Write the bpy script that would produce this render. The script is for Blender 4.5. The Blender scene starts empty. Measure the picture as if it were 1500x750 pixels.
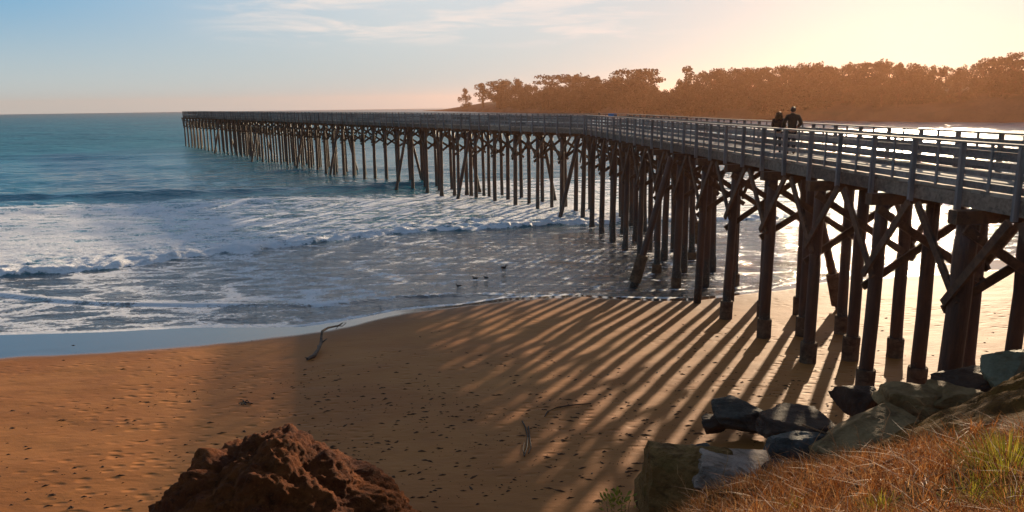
import bpy, bmesh, math, random
import numpy as np
from mathutils import Vector, Matrix, noise as mnoise

random.seed(11)
RNG = np.random.default_rng(7)
S = bpy.context.scene
COL = S.collection
R = math.radians

# ------------------------------------------------------------------ camera, sky, sun, exposure
FPX, PITCH, ROLL, EYE = 1100.0, R(11.35), -0.0125, 9.0
_r = np.array([1.0, 0, 0]); _u = np.array([0, math.sin(PITCH), math.cos(PITCH)])
CAM_F = np.array([0, math.cos(PITCH), -math.sin(PITCH)])
CAM_R = math.cos(ROLL) * _r + math.sin(ROLL) * _u
CAM_U = -math.sin(ROLL) * _r + math.cos(ROLL) * _u
cam_data = bpy.data.cameras.new("camera")
cam_data.sensor_width = 36.0
cam_data.lens = FPX / 1500.0 * 36.0
cam_data.clip_start = 0.1
cam_data.clip_end = 20000
cam = bpy.data.objects.new("camera", cam_data)
COL.objects.link(cam)
M = Matrix.Identity(4)
for i in range(3):
    M[i][0], M[i][1], M[i][2] = CAM_R[i], CAM_U[i], -CAM_F[i]
M[2][3] = EYE
cam.matrix_world = M
S.camera = cam

SUN_AZ, SUN_EL = R(27.5), R(12.4)
SUN_DIR = Vector((math.sin(SUN_AZ) * math.cos(SUN_EL), math.cos(SUN_AZ) * math.cos(SUN_EL), math.sin(SUN_EL)))
sd_ = bpy.data.lights.new("sun", "SUN")
sd_.energy = 5.0
sd_.angle = R(0.8)
sd_.color = (1.0, 0.78, 0.52)
sun = bpy.data.objects.new("sun", sd_)
COL.objects.link(sun)
sun.rotation_euler = (-SUN_DIR).to_track_quat('-Z', 'Y').to_euler()

S.view_settings.view_transform = 'Standard'
S.view_settings.look = 'None'
S.view_settings.exposure = 0.5
S.view_settings.gamma = 1.0
S.view_settings.use_curve_mapping = False
S.render.engine = 'CYCLES'
cy = S.cycles
cy.max_bounces = 6; cy.diffuse_bounces = 3; cy.glossy_bounces = 3; cy.transmission_bounces = 2
cy.volume_bounces = 0; cy.transparent_max_bounces = 6
cy.sample_clamp_indirect = 4.0
cy.use_denoising = True
try:
    cy.denoiser = 'OPENIMAGEDENOISE'; cy.denoising_input_passes = 'RGB_ALBEDO_NORMAL'
except Exception:
    pass


def nd(nt, typ, **kw):
    n = nt.nodes.new(typ)
    for k, v in kw.items():
        if k.startswith('i_'):
            key = k[2:]
            n.inputs[int(key) if key.isdigit() else key.replace('_', ' ')].default_value = v
        else:
            setattr(n, k, v)
    return n


def lk(nt, a, b):
    nt.links.new(a, b)


def mathn(nt, op, a, b=None, c=None, clamp=False):
    n = nt.nodes.new('ShaderNodeMath'); n.operation = op; n.use_clamp = clamp
    for i, v in enumerate((a, b, c)):
        if v is None:
            continue
        if hasattr(v, 'links'):
            nt.links.new(v, n.inputs[i])
        else:
            n.inputs[i].default_value = v
    return n.outputs[0]


def smooth(nt, v, a, b, lo=0.0, hi=1.0):
    n = nt.nodes.new('ShaderNodeMapRange'); n.interpolation_type = 'SMOOTHSTEP'
    nt.links.new(v, n.inputs[0])
    for i, x in ((1, a), (2, b), (3, lo), (4, hi)):
        if hasattr(x, 'links'):
            nt.links.new(x, n.inputs[i])
        else:
            n.inputs[i].default_value = x
    return n.outputs[0]


def mixc(nt, fac, a, b, blend='MIX'):
    n = nt.nodes.new('ShaderNodeMix'); n.data_type = 'RGBA'; n.blend_type = blend
    for i, v in ((0, fac), (6, a), (7, b)):
        if hasattr(v, 'links'):
            nt.links.new(v, n.inputs[i])
        elif i == 0:
            n.inputs[0].default_value = v
        else:
            n.inputs[i].default_value = (*v, 1.0) if len(v) == 3 else v
    return n.outputs[2]


def noise(nt, vec, scale, detail=4.0, rough=0.5, dist=0.0):
    n = nt.nodes.new('ShaderNodeTexNoise')
    n.inputs['Scale'].default_value = scale; n.inputs['Detail'].default_value = detail
    n.inputs['Roughness'].default_value = rough; n.inputs['Distortion'].default_value = dist
    if vec is not None:
        nt.links.new(vec, n.inputs['Vector'])
    return n.outputs['Fac']


def mapping(nt, vec, scale=(1, 1, 1), rot=(0, 0, 0)):
    n = nt.nodes.new('ShaderNodeMapping')
    n.inputs['Scale'].default_value = scale; n.inputs['Rotation'].default_value = rot
    nt.links.new(vec, n.inputs['Vector'])
    return n.outputs[0]


world = bpy.data.worlds.new("World")
S.world = world
world.use_nodes = True
wt = world.node_tree
wt.nodes.clear()
sky = nd(wt, 'ShaderNodeTexSky', sky_type='NISHITA')
sky.sun_disc = False
sky.sun_elevation = SUN_EL
sky.sun_rotation = SUN_AZ
sky.altitude = 10; sky.air_density = 1.0; sky.dust_density = 1.0; sky.ozone_density = 1.4
tc = nd(wt, 'ShaderNodeTexCoord')
sep = nd(wt, 'ShaderNodeSeparateXYZ'); lk(wt, tc.outputs['Generated'], sep.inputs[0])
elev = sep.outputs[2]
azim = mathn(wt, 'ARCTAN2', sep.outputs[0], sep.outputs[1])
SKY_K = 0.11
def lin(r, g, b):
    return tuple(c * 0.71 / SKY_K for c in (r, g, b))
hi1 = mixc(wt, smooth(wt, azim, -0.66, -0.10), lin(0.15, 0.41, 0.66), lin(0.58, 0.66, 0.71))
hi2 = mixc(wt, smooth(wt, azim, -0.10, 0.45), hi1, lin(0.34, 0.46, 0.55))
lo1 = mixc(wt, smooth(wt, azim, -0.6, 0.4), lin(0.50, 0.60, 0.62), lin(0.34, 0.50, 0.58))
low_sky = mixc(wt, smooth(wt, elev, 0.005, 0.145), lo1, hi2)
skyc = mixc(wt, smooth(wt, elev, 0.12, 0.5, 0.93, 0.0), sky.outputs[0], low_sky)
# thin streaks of cirrus high over the sea
comb = nd(wt, 'ShaderNodeCombineXYZ'); lk(wt, mathn(wt, 'MULTIPLY', azim, 5.0), comb.inputs[0]); lk(wt, mathn(wt, 'MULTIPLY', elev, 42.0), comb.inputs[1])
cn = noise(wt, comb.outputs[0], 1.5, 7.0, 0.6, 0.5)
cm = smooth(wt, cn, 0.42, 0.66)
band = mathn(wt, 'MULTIPLY', smooth(wt, elev, 0.066, 0.094), smooth(wt, azim, -0.42, -0.24))
band = mathn(wt, 'MULTIPLY', band, smooth(wt, azim, 0.30, 0.08))
cmask = mathn(wt, 'MULTIPLY', mathn(wt, 'MULTIPLY', cm, band), 0.8)
skyc = mixc(wt, cmask, skyc, lin(0.86, 0.79, 0.74))
bg = nd(wt, 'ShaderNodeBackground'); bg.inputs[1].default_value = SKY_K
lk(wt, skyc, bg.inputs[0])
wo = nd(wt, 'ShaderNodeOutputWorld'); lk(wt, bg.outputs[0], wo.inputs[0])


# ------------------------------------------------------------------ helpers
def at(x, y, d):
    """a photograph point and its depth along the view axis -> the place it stands"""
    return np.array([0, 0, EYE]) + d * ((x - 750) / FPX * CAM_R - (y - 375) / FPX * CAM_U + CAM_F)


def ground(x, y, z=0.0):
    v = (x - 750) / FPX * CAM_R - (y - 375) / FPX * CAM_U + CAM_F
    t = (z - EYE) / v[2]
    return np.array([0, 0, EYE]) + t * v


def tag(o, label=None, cat=None, group=None, kind=None):
    if label: o['label'] = label
    if cat: o['category'] = cat
    if group: o['group'] = group
    if kind: o['kind'] = kind
    return o


def empty(name, loc):
    o = bpy.data.objects.new(name, None); COL.objects.link(o)
    o.location = Vector([float(c) for c in loc]); o.empty_display_size = 0.3
    return o


def link_mesh(name, me, mat, parent=None):
    o = bpy.data.objects.new(name, me); COL.objects.link(o)
    if mat is not None and not me.materials:
        me.materials.append(mat)
    if parent is not None:
        o.parent = parent
    return o


def world_offset(parent):
    v = np.zeros(3)
    while parent is not None:
        v += np.array(parent.location); parent = parent.parent
    return v


class MB:
    def __init__(self):
        self.v = []; self.f = []; self.n = 0

    def add(self, v, f):
        v = np.asarray(v, float).reshape(-1, 3)
        self.v.append(v)
        self.f += [tuple(i + self.n for i in q) for q in f]
        self.n += len(v)

    def beam(self, p0, p1, w, h, up=(0, 0, 1)):
        """a timber from p0 to p1: w across, h along 'up'"""
        p0 = np.asarray(p0, float); p1 = np.asarray(p1, float)
        t = p1 - p0; t /= np.linalg.norm(t)
        s = np.cross(t, np.asarray(up, float)); s /= np.linalg.norm(s)
        u = np.cross(s, t)
        vs = []
        for p in (p0, p1):
            for a, b in ((-1, -1), (1, -1), (1, 1), (-1, 1)):
                vs.append(p + s * a * w / 2 + u * b * h / 2)
        self.add(vs, [(0, 3, 2, 1), (4, 5, 6, 7), (0, 1, 5, 4), (1, 2, 6, 5), (2, 3, 7, 6), (3, 0, 4, 7)])

    def tube(self, pts, rad, n=10, jitter=0.0, closed=True):
        pts = [np.asarray(p, float) for p in pts]
        if np.isscalar(rad): rad = [rad] * len(pts)
        rings = []
        for i, p in enumerate(pts):
            t = pts[min(i + 1, len(pts) - 1)] - pts[max(i - 1, 0)]
            t = t / (np.linalg.norm(t) + 1e-9)
            a = np.array([1.0, 0, 0]) if abs(t[0]) < 0.8 else np.array([0, 1.0, 0])
            s = np.cross(t, a); s /= np.linalg.norm(s); u = np.cross(t, s)
            for k in range(n):
                g = 2 * math.pi * k / n
                rr = rad[i] * (1 + jitter * (random.random() - 0.5))
                rings.append(p + rr * (math.cos(g) * s + math.sin(g) * u))
        f = []
        m = len(pts)
        for i in range(m - 1):
            for k in range(n):
                f.append((i * n + k, i * n + (k + 1) % n, (i + 1) * n + (k + 1) % n, (i + 1) * n + k))
        if closed:
            f.append(tuple(range(n - 1, -1, -1))); f.append(tuple((m - 1) * n + k for k in range(n)))
        self.add(rings, f)

    def build(self, name, mat, parent=None, origin=None, smooth_=False):
        v = np.concatenate(self.v)
        off = world_offset(parent)
        o_ = np.zeros(3) if origin is None else np.asarray(origin, float)
        me = bpy.data.meshes.new(name)
        me.from_pydata((v - o_ - (off if origin is None else 0)).tolist(), [], self.f)
        if smooth_:
            me.polygons.foreach_set('use_smooth', [True] * len(me.polygons))
        o = link_mesh(name, me, mat, parent)
        if origin is not None:
            o.location = Vector((o_ - off).tolist())
        return o


def grid_mesh(name, V, nr, nc, mat, attrs=None, smooth_=True):
    me = bpy.data.meshes.new(name)
    idx = np.arange(nr * nc).reshape(nr, nc)
    q = np.stack([idx[:-1, :-1], idx[:-1, 1:], idx[1:, 1:], idx[1:, :-1]], -1).reshape(-1, 4)
    me.vertices.add(len(V)); me.vertices.foreach_set('co', V.astype(np.float32).ravel())
    me.loops.add(q.size); me.loops.foreach_set('vertex_index', q.astype(np.int32).ravel())
    me.polygons.add(len(q)); me.polygons.foreach_set('loop_start', np.arange(0, q.size, 4, dtype=np.int32))
    me.update(calc_edges=True)
    me.polygons.foreach_set('use_smooth', [smooth_] * len(q))
    for k, a in (attrs or {}).items():
        at_ = me.attributes.new(k, 'FLOAT', 'POINT'); at_.data.foreach_set('value', a.astype(np.float32).ravel())
    return link_mesh(name, me, mat)


def vnoise(x, y, seed=0):
    """smooth 2D value noise, 0..1"""
    xi = np.floor(x).astype(np.int64); yi = np.floor(y).astype(np.int64)
    fx = x - xi; fy = y - yi
    fx = fx * fx * (3 - 2 * fx); fy = fy * fy * (3 - 2 * fy)

    def h(a, b):
        n = (a * 374761393 + b * 668265263 + seed * 1442695041) & 0xffffffff
        n = ((n ^ (n >> 13)) * 1274126177) & 0xffffffff
        return ((n ^ (n >> 16)) & 0xffff) / 65535.0
    return (h(xi, yi) * (1 - fx) + h(xi + 1, yi) * fx) * (1 - fy) + (h(xi, yi + 1) * (1 - fx) + h(xi + 1, yi + 1) * fx) * fy


def fbm(x, y, oct_=4, seed=0):
    s = 0; a = 0.5
    for k in range(oct_):
        s = s + a * vnoise(x * 2 ** k, y * 2 ** k, seed + k); a *= 0.5
    return s / (1 - 0.5 ** oct_)


def sstep(a, b, x):
    t = np.clip((x - a) / (b - a), 0, 1)
    return t * t * (3 - 2 * t)


def line_dist(poly, X, Y):
    """signed distance to a polyline (left of its direction positive) and the arc length of the nearest point"""
    best = np.full(X.shape, 1e18); sg = np.zeros(X.shape); arc = np.zeros(X.shape); acc = 0.0
    for (ax, ay), (bx, by) in zip(poly[:-1], poly[1:]):
        dx, dy = bx - ax, by - ay; L2 = dx * dx + dy * dy
        t = np.clip(((X - ax) * dx + (Y - ay) * dy) / L2, 0, 1)
        px, py = X - ax - t * dx, Y - ay - t * dy
        d2 = px * px + py * py
        m = d2 < best
        best = np.where(m, d2, best)
        cr = dx * (Y - ay) - dy * (X - ax)
        sg = np.where(m, np.sign(cr), sg)
        arc = np.where(m, acc + t * math.sqrt(L2), arc)
        acc += math.sqrt(L2)
    return np.sqrt(best) * sg, arc


def img_line(pts, extra=()):
    return [tuple(ground(x, y)[:2]) for x, y in pts] + list(extra)


# ------------------------------------------------------------------ materials
def new_mat(name):
    m = bpy.data.materials.new(name); m.use_nodes = True
    nt = m.node_tree
    b = nt.nodes['Principled BSDF']
    return m, nt, b


def pos(nt):
    return nd(nt, 'ShaderNodeNewGeometry').outputs['Position']


def wood(name, dark, light, scale=(3, 3, 0.4), rot=0.0, rough=0.8, bump=0.012, knots=True):
    m, nt, b = new_mat(name)
    p = mapping(nt, pos(nt), scale, (0, 0, rot))
    a = noise(nt, p, 2.2, 6, 0.6, 0.6)
    c2 = noise(nt, pos(nt), 0.7, 4, 0.6)
    f = mathn(nt, 'ADD', mathn(nt, 'MULTIPLY', a, 0.75), mathn(nt, 'MULTIPLY', c2, 0.5))
    col = mixc(nt, smooth(nt, f, 0.42, 0.82), dark, light)
    if name == 'tarred_pile_wood':
        sp = nd(nt, 'ShaderNodeSeparateXYZ'); lk(nt, pos(nt), sp.inputs[0])
        zz = mathn(nt, 'ADD', sp.outputs[2], mathn(nt, 'MULTIPLY', noise(nt, pos(nt), 3.5, 4, 0.7), -1.6))
        low = smooth(nt, zz, 0.4, 0.9, 1.0, 0.0)
        barn = smooth(nt, noise(nt, pos(nt), 22, 2, 0.6), 0.56, 0.66)
        col = mixc(nt, mathn(nt, 'MULTIPLY', low, 0.85), col, mixc(nt, barn, (0.016, 0.014, 0.009), (0.13, 0.115, 0.095)))
        pale = smooth(nt, noise(nt, mapping(nt, pos(nt), (5, 5, 0.5)), 2.0, 5, 0.7), 0.60, 0.74, 0, 0.55)
        col = mixc(nt, pale, col, (0.13, 0.062, 0.028))
    spots = noise(nt, pos(nt), 9, 3, 0.6)
    col = mixc(nt, smooth(nt, spots, 0.62, 0.75, 0, 0.5), col, tuple(c * 0.5 for c in dark))
    isl = nd(nt, 'ShaderNodeNewGeometry').outputs['Random Per Island']
    hsv = nd(nt, 'ShaderNodeHueSaturation'); lk(nt, smooth(nt, isl, 0, 1, 0.62, 1.3), hsv.inputs['Value']); lk(nt, col, hsv.inputs['Color'])
    lk(nt, hsv.outputs[0], b.inputs['Base Color'])
    b.inputs['Roughness'].default_value = rough
    bn = nd(nt, 'ShaderNodeBump'); bn.inputs['Strength'].default_value = 0.8; bn.inputs['Distance'].default_value = bump
    fine = noise(nt, mapping(nt, pos(nt), tuple(s * 5 for s in scale), (0, 0, rot)), 2.5, 5, 0.65)
    lk(nt, mathn(nt, 'ADD', a, fine), bn.inputs['Height']); lk(nt, bn.outputs[0], b.inputs['Normal'])
    return m


def plain(name, col, rough=0.7, var=0.35, scale=4.0, bump=0.0):
    m, nt, b = new_mat(name)
    a = noise(nt, pos(nt), scale, 5, 0.6)
    lk(nt, mixc(nt, smooth(nt, a, 0.3, 0.7), tuple(c * (1 - var) for c in col), tuple(min(1, c * (1 + var)) for c in col)), b.inputs['Base Color'])
    b.inputs['Roughness'].default_value = rough; b.inputs['Specular IOR Level'].default_value = 0.2
    if bump:
        bn = nd(nt, 'ShaderNodeBump'); bn.inputs['Distance'].default_value = bump
        lk(nt, a, bn.inputs['Height']); lk(nt, bn.outputs[0], b.inputs['Normal'])
    return m


def sand_material():
    m, nt, b = new_mat('beach_sand')
    P = pos(nt)
    wet = nd(nt, 'ShaderNodeAttribute', attribute_name='wet').outputs['Fac']
    big = noise(nt, P, 0.22, 4, 0.55)
    mid = noise(nt, mapping(nt, P, (1.0, 2.4, 1), (0, 0, 0.3)), 0.9, 6, 0.65)
    grain = noise(nt, P, 24, 4, 0.7)
    c = mixc(nt, smooth(nt, big, 0.3, 0.7), (0.30, 0.100, 0.019), (0.38, 0.146, 0.033))
    c = mixc(nt, smooth(nt, mid, 0.48, 0.75, 0, 0.45), c, (0.22, 0.078, 0.018))
    c = mixc(nt, smooth(nt, grain, 0.5, 0.75, 0, 0.3), c, (0.30, 0.13, 0.05))
    damp = smooth(nt, wet, 0.0, 0.5)
    c = mixc(nt, damp, c, (0.24, 0.10, 0.038))
    c = mixc(nt, smooth(nt, wet, 0.5, 1.0), c, (0.075, 0.045, 0.03))
    lk(nt, c, b.inputs['Base Color'])
    lk(nt, smooth(nt, wet, 0.35, 0.85, 0.69, 0.08), b.inputs['Roughness'])
    lk(nt, smooth(nt, wet, 0.4, 0.9, 0.19, 1.0), b.inputs['Specular IOR Level'])
    # trampled dimples, ripples, grain: fade out where the sand is wet and smooth
    v = nd(nt, 'ShaderNodeTexVoronoi', feature='SMOOTH_F1'); v.inputs['Scale'].default_value = 2.6; v.inputs['Smoothness'].default_value = 0.6
    lk(nt, mapping(nt, P, (0.8, 1.3, 1)), v.inputs['Vector'])
    dim = smooth(nt, v.outputs['Distance'], 0.05, 0.42)
    pm = smooth(nt, noise(nt, P, 0.16, 3, 0.5), 0.42, 0.6)
    h = mathn(nt, 'MULTIPLY', dim, mathn(nt, 'MULTIPLY', pm, 0.04))
    rip = noise(nt, mapping(nt, P, (2.0, 5.0, 1), (0, 0, 0.25)), 1.1, 5, 0.6)
    h = mathn(nt, 'ADD', h, mathn(nt, 'MULTIPLY', rip, 0.026))
    h = mathn(nt, 'ADD', h, mathn(nt, 'MULTIPLY', grain, 0.006))
    h = mathn(nt, 'MULTIPLY', h, smooth(nt, wet, 0.25, 0.75, 1.0, 0.02))
    bn = nd(nt, 'ShaderNodeBump'); bn.inputs['Distance'].default_value = 1.0; bn.inputs['Strength'].default_value = 0.75
    lk(nt, h, bn.inputs['Height']); lk(nt, bn.outputs[0], b.inputs['Normal'])
    return m


def water_material(ang):
    m, nt, b = new_mat('sea_water')
    P = pos(nt)
    foam = nd(nt, 'ShaderNodeAttribute', attribute_name='foam').outputs['Fac']
    far_ = nd(nt, 'ShaderNodeAttribute', attribute_name='chop').outputs['Fac']
    shal = nd(nt, 'ShaderNodeAttribute', attribute_name='shallow').outputs['Fac']
    Pm = mapping(nt, P, (0.55, 1.5, 1), (0, 0, -ang))
    big = noise(nt, P, 0.02, 3, 0.5)
    deep = mixc(nt, smooth(nt, big, 0.35, 0.65), (0.002, 0.135, 0.18), (0.004, 0.175, 0.22))
    c = mixc(nt, shal, deep, (0.085, 0.078, 0.07))
    lk(nt, c, b.inputs['Base Color'])
    lk(nt, smooth(nt, far_, 0.0, 1.0, 0.06, 0.40), b.inputs['Roughness'])
    lk(nt, smooth(nt, shal, 0.0, 1.0, 1.36, 1.95), b.inputs['IOR'])
    w1 = noise(nt, Pm, 0.55, 4, 0.55, 0.3)
    w2 = noise(nt, Pm, 2.6, 4, 0.6, 0.2)
    w0 = noise(nt, Pm, 0.16, 3, 0.55, 0.3)
    h = mathn(nt, 'ADD', mathn(nt, 'MULTIPLY', w1, 0.46), mathn(nt, 'MULTIPLY', w2, 0.11))
    h = mathn(nt, 'ADD', h, mathn(nt, 'MULTIPLY', mathn(nt, 'MULTIPLY', w0, 1.3), far_))
    h = mathn(nt, 'MULTIPLY', h, smooth(nt, shal, 0.0, 1.0, 1.0, 1.05))
    bn = nd(nt, 'ShaderNodeBump'); bn.inputs['Distance'].default_value = 1.0; bn.inputs['Strength'].default_value = 1.0
    lk(nt, h, bn.inputs['Height']); lk(nt, bn.outputs[0], b.inputs['Normal'])
    # foam: torn lace whose cover follows the 'foam' amount
    n1 = noise(nt, mapping(nt, P, (0.45, 1.0, 1), (0, 0, -ang)), 0.75, 8, 0.68, 0.9)
    n2 = noise(nt, mapping(nt, P, (0.7, 1.2, 1), (0, 0, -ang)), 4.6, 5, 0.7, 0.8)
    vo = nd(nt, 'ShaderNodeTexVoronoi', feature='DISTANCE_TO_EDGE'); vo.inputs['Scale'].default_value = 0.85
    warp = nd(nt, 'ShaderNodeMix', data_type='VECTOR'); warp.inputs[0].default_value = 0.35
    nz = nd(nt, 'ShaderNodeTexNoise'); nz.inputs['Scale'].default_value = 1.1; lk(nt, P, nz.inputs['Vector'])
    lk(nt, mapping(nt, P, (0.5, 1.2, 1), (0, 0, -ang)), warp.inputs[4]); lk(nt, nz.outputs['Color'], warp.inputs[5])
    lk(nt, warp.outputs[1], vo.inputs['Vector'])
    lace = smooth(nt, vo.outputs['Distance'], 0.0, 0.22, 1.0, 0.0)
    t = mathn(nt, 'ADD', mathn(nt, 'MULTIPLY', n1, 0.45), mathn(nt, 'MULTIPLY', n2, 0.55))
    t = smooth(nt, t, 0.30, 0.70)
    t = mathn(nt, 'ADD', mathn(nt, 'MULTIPLY', t, 0.70), mathn(nt, 'MULTIPLY', lace, 0.30))
    lo = mathn(nt, 'SUBTRACT', 0.95, foam)
    hi = mathn(nt, 'SUBTRACT', 1.13, foam)
    mask = smooth(nt, t, lo, hi)
    fb = nd(nt, 'ShaderNodeBsdfPrincipled')
    fb.inputs['Base Color'].default_value = (0.90, 0.89, 0.91, 1); fb.inputs['Roughness'].default_value = 0.6
    fb.inputs['Subsurface Weight'].default_value = 0.0
    b2 = nd(nt, 'ShaderNodeBump'); b2.inputs['Distance'].default_value = 1.0; b2.inputs['Strength'].default_value = 1.0
    lk(nt, mathn(nt, 'ADD', mathn(nt, 'MULTIPLY', n2, 0.24), mathn(nt, 'MULTIPLY', n1, 0.30)), b2.inputs['Height']); lk(nt, b2.outputs[0], fb.inputs['Normal'])
    mx = nd(nt, 'ShaderNodeMixShader'); lk(nt, mask, mx.inputs[0]); lk(nt, b.outputs[0], mx.inputs[1]); lk(nt, fb.outputs[0], mx.inputs[2])
    lk(nt, mx.outputs[0], nt.nodes['Material Output'].inputs['Surface'])
    return m


def rock_material(name, c1, c2, c3, scale=1.0, rough=0.75, bump=0.05, moss=None):
    m, nt, b = new_mat(name)
    P = pos(nt)
    a = noise(nt, P, 1.6 * scale, 6, 0.62, 0.4)
    st = noise(nt, mapping(nt, P, (0.8, 0.8, 1.9), (0.4, 0.3, 0.2)), 1.8 * scale, 6, 0.65, 0.5)
    fine = noise(nt, P, 14 * scale, 5, 0.7)
    c = mixc(nt, smooth(nt, a, 0.32, 0.66), c1, c2)
    c = mixc(nt, smooth(nt, st, 0.5, 0.68, 0, 0.8), c, c3)
    c = mixc(nt, smooth(nt, fine, 0.5, 0.75, 0, 0.5), c, tuple(x * 0.4 for x in c1))
    if moss:
        c = mixc(nt, smooth(nt, noise(nt, P, 1.1, 5, 0.6), 0.5, 0.64, 0, 0.8), c, moss)
    lk(nt, c, b.inputs['Base Color']); b.inputs['Roughness'].default_value = rough; b.inputs['Specular IOR Level'].default_value = 0.18
    bn = nd(nt, 'ShaderNodeBump'); bn.inputs['Distance'].default_value = bump; bn.inputs['Strength'].default_value = 0.9
    lk(nt, mathn(nt, 'ADD', mathn(nt, 'ADD', a, st), mathn(nt, 'MULTIPLY', fine, 0.6)), bn.inputs['Height']); lk(nt, bn.outputs[0], b.inputs['Normal'])
    return m


def leaf_material(name, cols, trans=0.35, rough=0.6):
    m, nt, b = new_mat(name)
    info = nd(nt, 'ShaderNodeAttribute', attribute_name='shade').outputs['Fac']
    cr = nd(nt, 'ShaderNodeValToRGB'); lk(nt, info, cr.inputs[0])
    el = cr.color_ramp.elements
    el[0].position = 0; el[0].color = (*cols[0], 1); el[1].position = 1; el[1].color = (*cols[-1], 1)
    for i, c in enumerate(cols[1:-1]):
        e = el.new((i + 1) / (len(cols) - 1)); e.color = (*c, 1)
    lk(nt, cr.outputs[0], b.inputs['Base Color']); b.inputs['Roughness'].default_value = rough; b.inputs['Specular IOR Level'].default_value = 0.15
    tr = nd(nt, 'ShaderNodeBsdfTranslucent'); lk(nt, cr.outputs[0], tr.inputs[0])
    mx = nd(nt, 'ShaderNodeMixShader'); mx.inputs[0].default_value = trans
    lk(nt, b.outputs[0], mx.inputs[1]); lk(nt, tr.outputs[0], mx.inputs[2])
    lk(nt, mx.outputs[0], nt.nodes['Material Output'].inputs['Surface'])
    return m


# ------------------------------------------------------------------ shore lines (world metres on the water plane)
SHORE = img_line([(-1200, 560), (-500, 515), (0, 491), (150, 487), (280, 480), (440, 479), (500, 471), (580, 455), (671, 447), (740, 437), (850, 432),
                  (950, 438), (1010, 437), (1070, 431), (1130, 424), (1190, 412), (1300, 399), (1440, 383), (1560, 374), (1800, 352)],
                 [(95, 95), (160, 180), (260, 260), (420, 300)])
WET = img_line([(-1200, 640), (-500, 570), (0, 531), (100, 524), (200, 517), (300, 508), (400, 493), (480, 484), (560, 466), (660, 450), (740, 438.5), (850, 432.6)])
BORE = img_line([(-900, 470), (-300, 425), (0, 408), (100, 399), (200, 388), (300, 376), (400, 364), (500, 353), (600, 343), (700, 336), (800, 331),
                 (860, 326), (950, 323), (1100, 321), (1230, 313), (1370, 301), (1500, 291), (1800, 275)])
RIPPLE = img_line([(-900, 440), (-300, 426), (0, 433), (60, 440), (130, 446), (200, 448), (330, 449), (473, 449), (521, 444), (590, 437), (671, 435), (740, 433)])
SWELL = img_line([(-900, 302), (-300, 298), (0, 292), (100, 291), (200, 288), (300, 284), (400, 280), (470, 278), (560, 274)])
LAND_POLY = np.array(SHORE + [(420, -60), (-120, -60)])


def inside(poly, X, Y):
    r = np.zeros(X.shape, bool)
    n = len(poly); j = n - 1
    for i in range(n):
        xi, yi = poly[i]; xj, yj = poly[j]
        c = ((yi > Y) != (yj > Y)) & (X < (xj - xi) * (Y - yi) / (yj - yi + 1e-12) + xi)
        r ^= c; j = i
    return r


def shore_d(X, Y):
    d, _ = line_dist(SHORE, X, Y)
    return np.where(inside(LAND_POLY, X, Y), np.abs(d), -np.abs(d))


def sand_z(X, Y, fine=True):
    X = np.asarray(X, float); Y = np.asarray(Y, float)
    d = shore_d(X, Y)
    z = np.where(d > 0, 0.062 * np.minimum(d, 20) + 0.03 * np.clip(d - 20, 0, 30), 0.05 * np.maximum(d, -60))
    if fine:
        amp = sstep(1.0, 7.0, d)
        z = z + amp * (0.10 * (fbm(X * 0.25, Y * 0.25, 3, 5) - 0.5) + 0.055 * (fbm(X * 1.3, Y * 1.9, 3, 9) - 0.5))
    return z


def sz(x, y):
    return float(sand_z(np.array([x]), np.array([y]))[0])


# ------------------------------------------------------------------ sand
def axis(parts):
    out = []
    for a, b, st in parts:
        out += list(np.arange(a, b, st))
    return np.array(out + [parts[-1][1]])


gx = axis([(-120, -45, 3.0), (-45, -26, 0.6), (-26, 26, 0.22), (26, 60, 0.7), (60, 420, 9.0)])
gy = axis([(-30, 8, 2.0), (8, 50, 0.22), (50, 85, 0.9), (85, 330, 8.0)])
GX, GY = np.meshgrid(gx, gy)
fx, fy = GX.ravel(), GY.ravel()
fz = sand_z(fx, fy)
dsh = shore_d(fx, fy)
wd, _ = line_dist(WET, fx, fy)           # left of the line = towards the sea
edge = 0.25 * (fbm(fx * 0.8, fy * 0.8, 3, 3) - 0.5) + 0.9 * (fbm(fx * 0.22, fy * 0.22, 3, 13) - 0.5)
wet = np.where(np.hypot(fx, fy) < 60, sstep(-1.1, 0.25, wd + edge), 0)
wet = np.maximum(wet, sstep(0.9, 0.1, dsh + edge))
wet = np.maximum(wet, 0.42 * sstep(4.5, 0.6, dsh - 0.0) * 1.0)
sand = grid_mesh('beach', np.stack([fx, fy, fz], 1), len(gy), len(gx), sand_material(), {'wet': wet})
tag(sand, kind='structure')

# ------------------------------------------------------------------ sea
sw0, sw1 = np.array(SWELL[3]), np.array(SWELL[6])
CREST = math.atan2(sw1[1] - sw0[1], sw1[0] - sw0[0])
rr = np.r_[13.0 * (115 / 13.0) ** np.linspace(0, 1, 760, endpoint=False), 115 * (3000 / 115.0) ** np.linspace(0, 1, 300)]
nr_, nc_ = len(rr), 720
aa = np.linspace(R(-62), R(66), nc_)
RR, AA = np.meshgrid(rr, aa, indexing='ij')
wx = (RR * np.sin(AA)).ravel(); wy = (RR * np.cos(AA)).ravel(); wr = RR.ravel()
dsea = -shore_d(wx, wy)
bd, barc = line_dist(BORE, wx, wy)
rd, _ = line_dist(RIPPLE, wx, wy)
sd, sarc = line_dist(SWELL, wx, wy)
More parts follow.
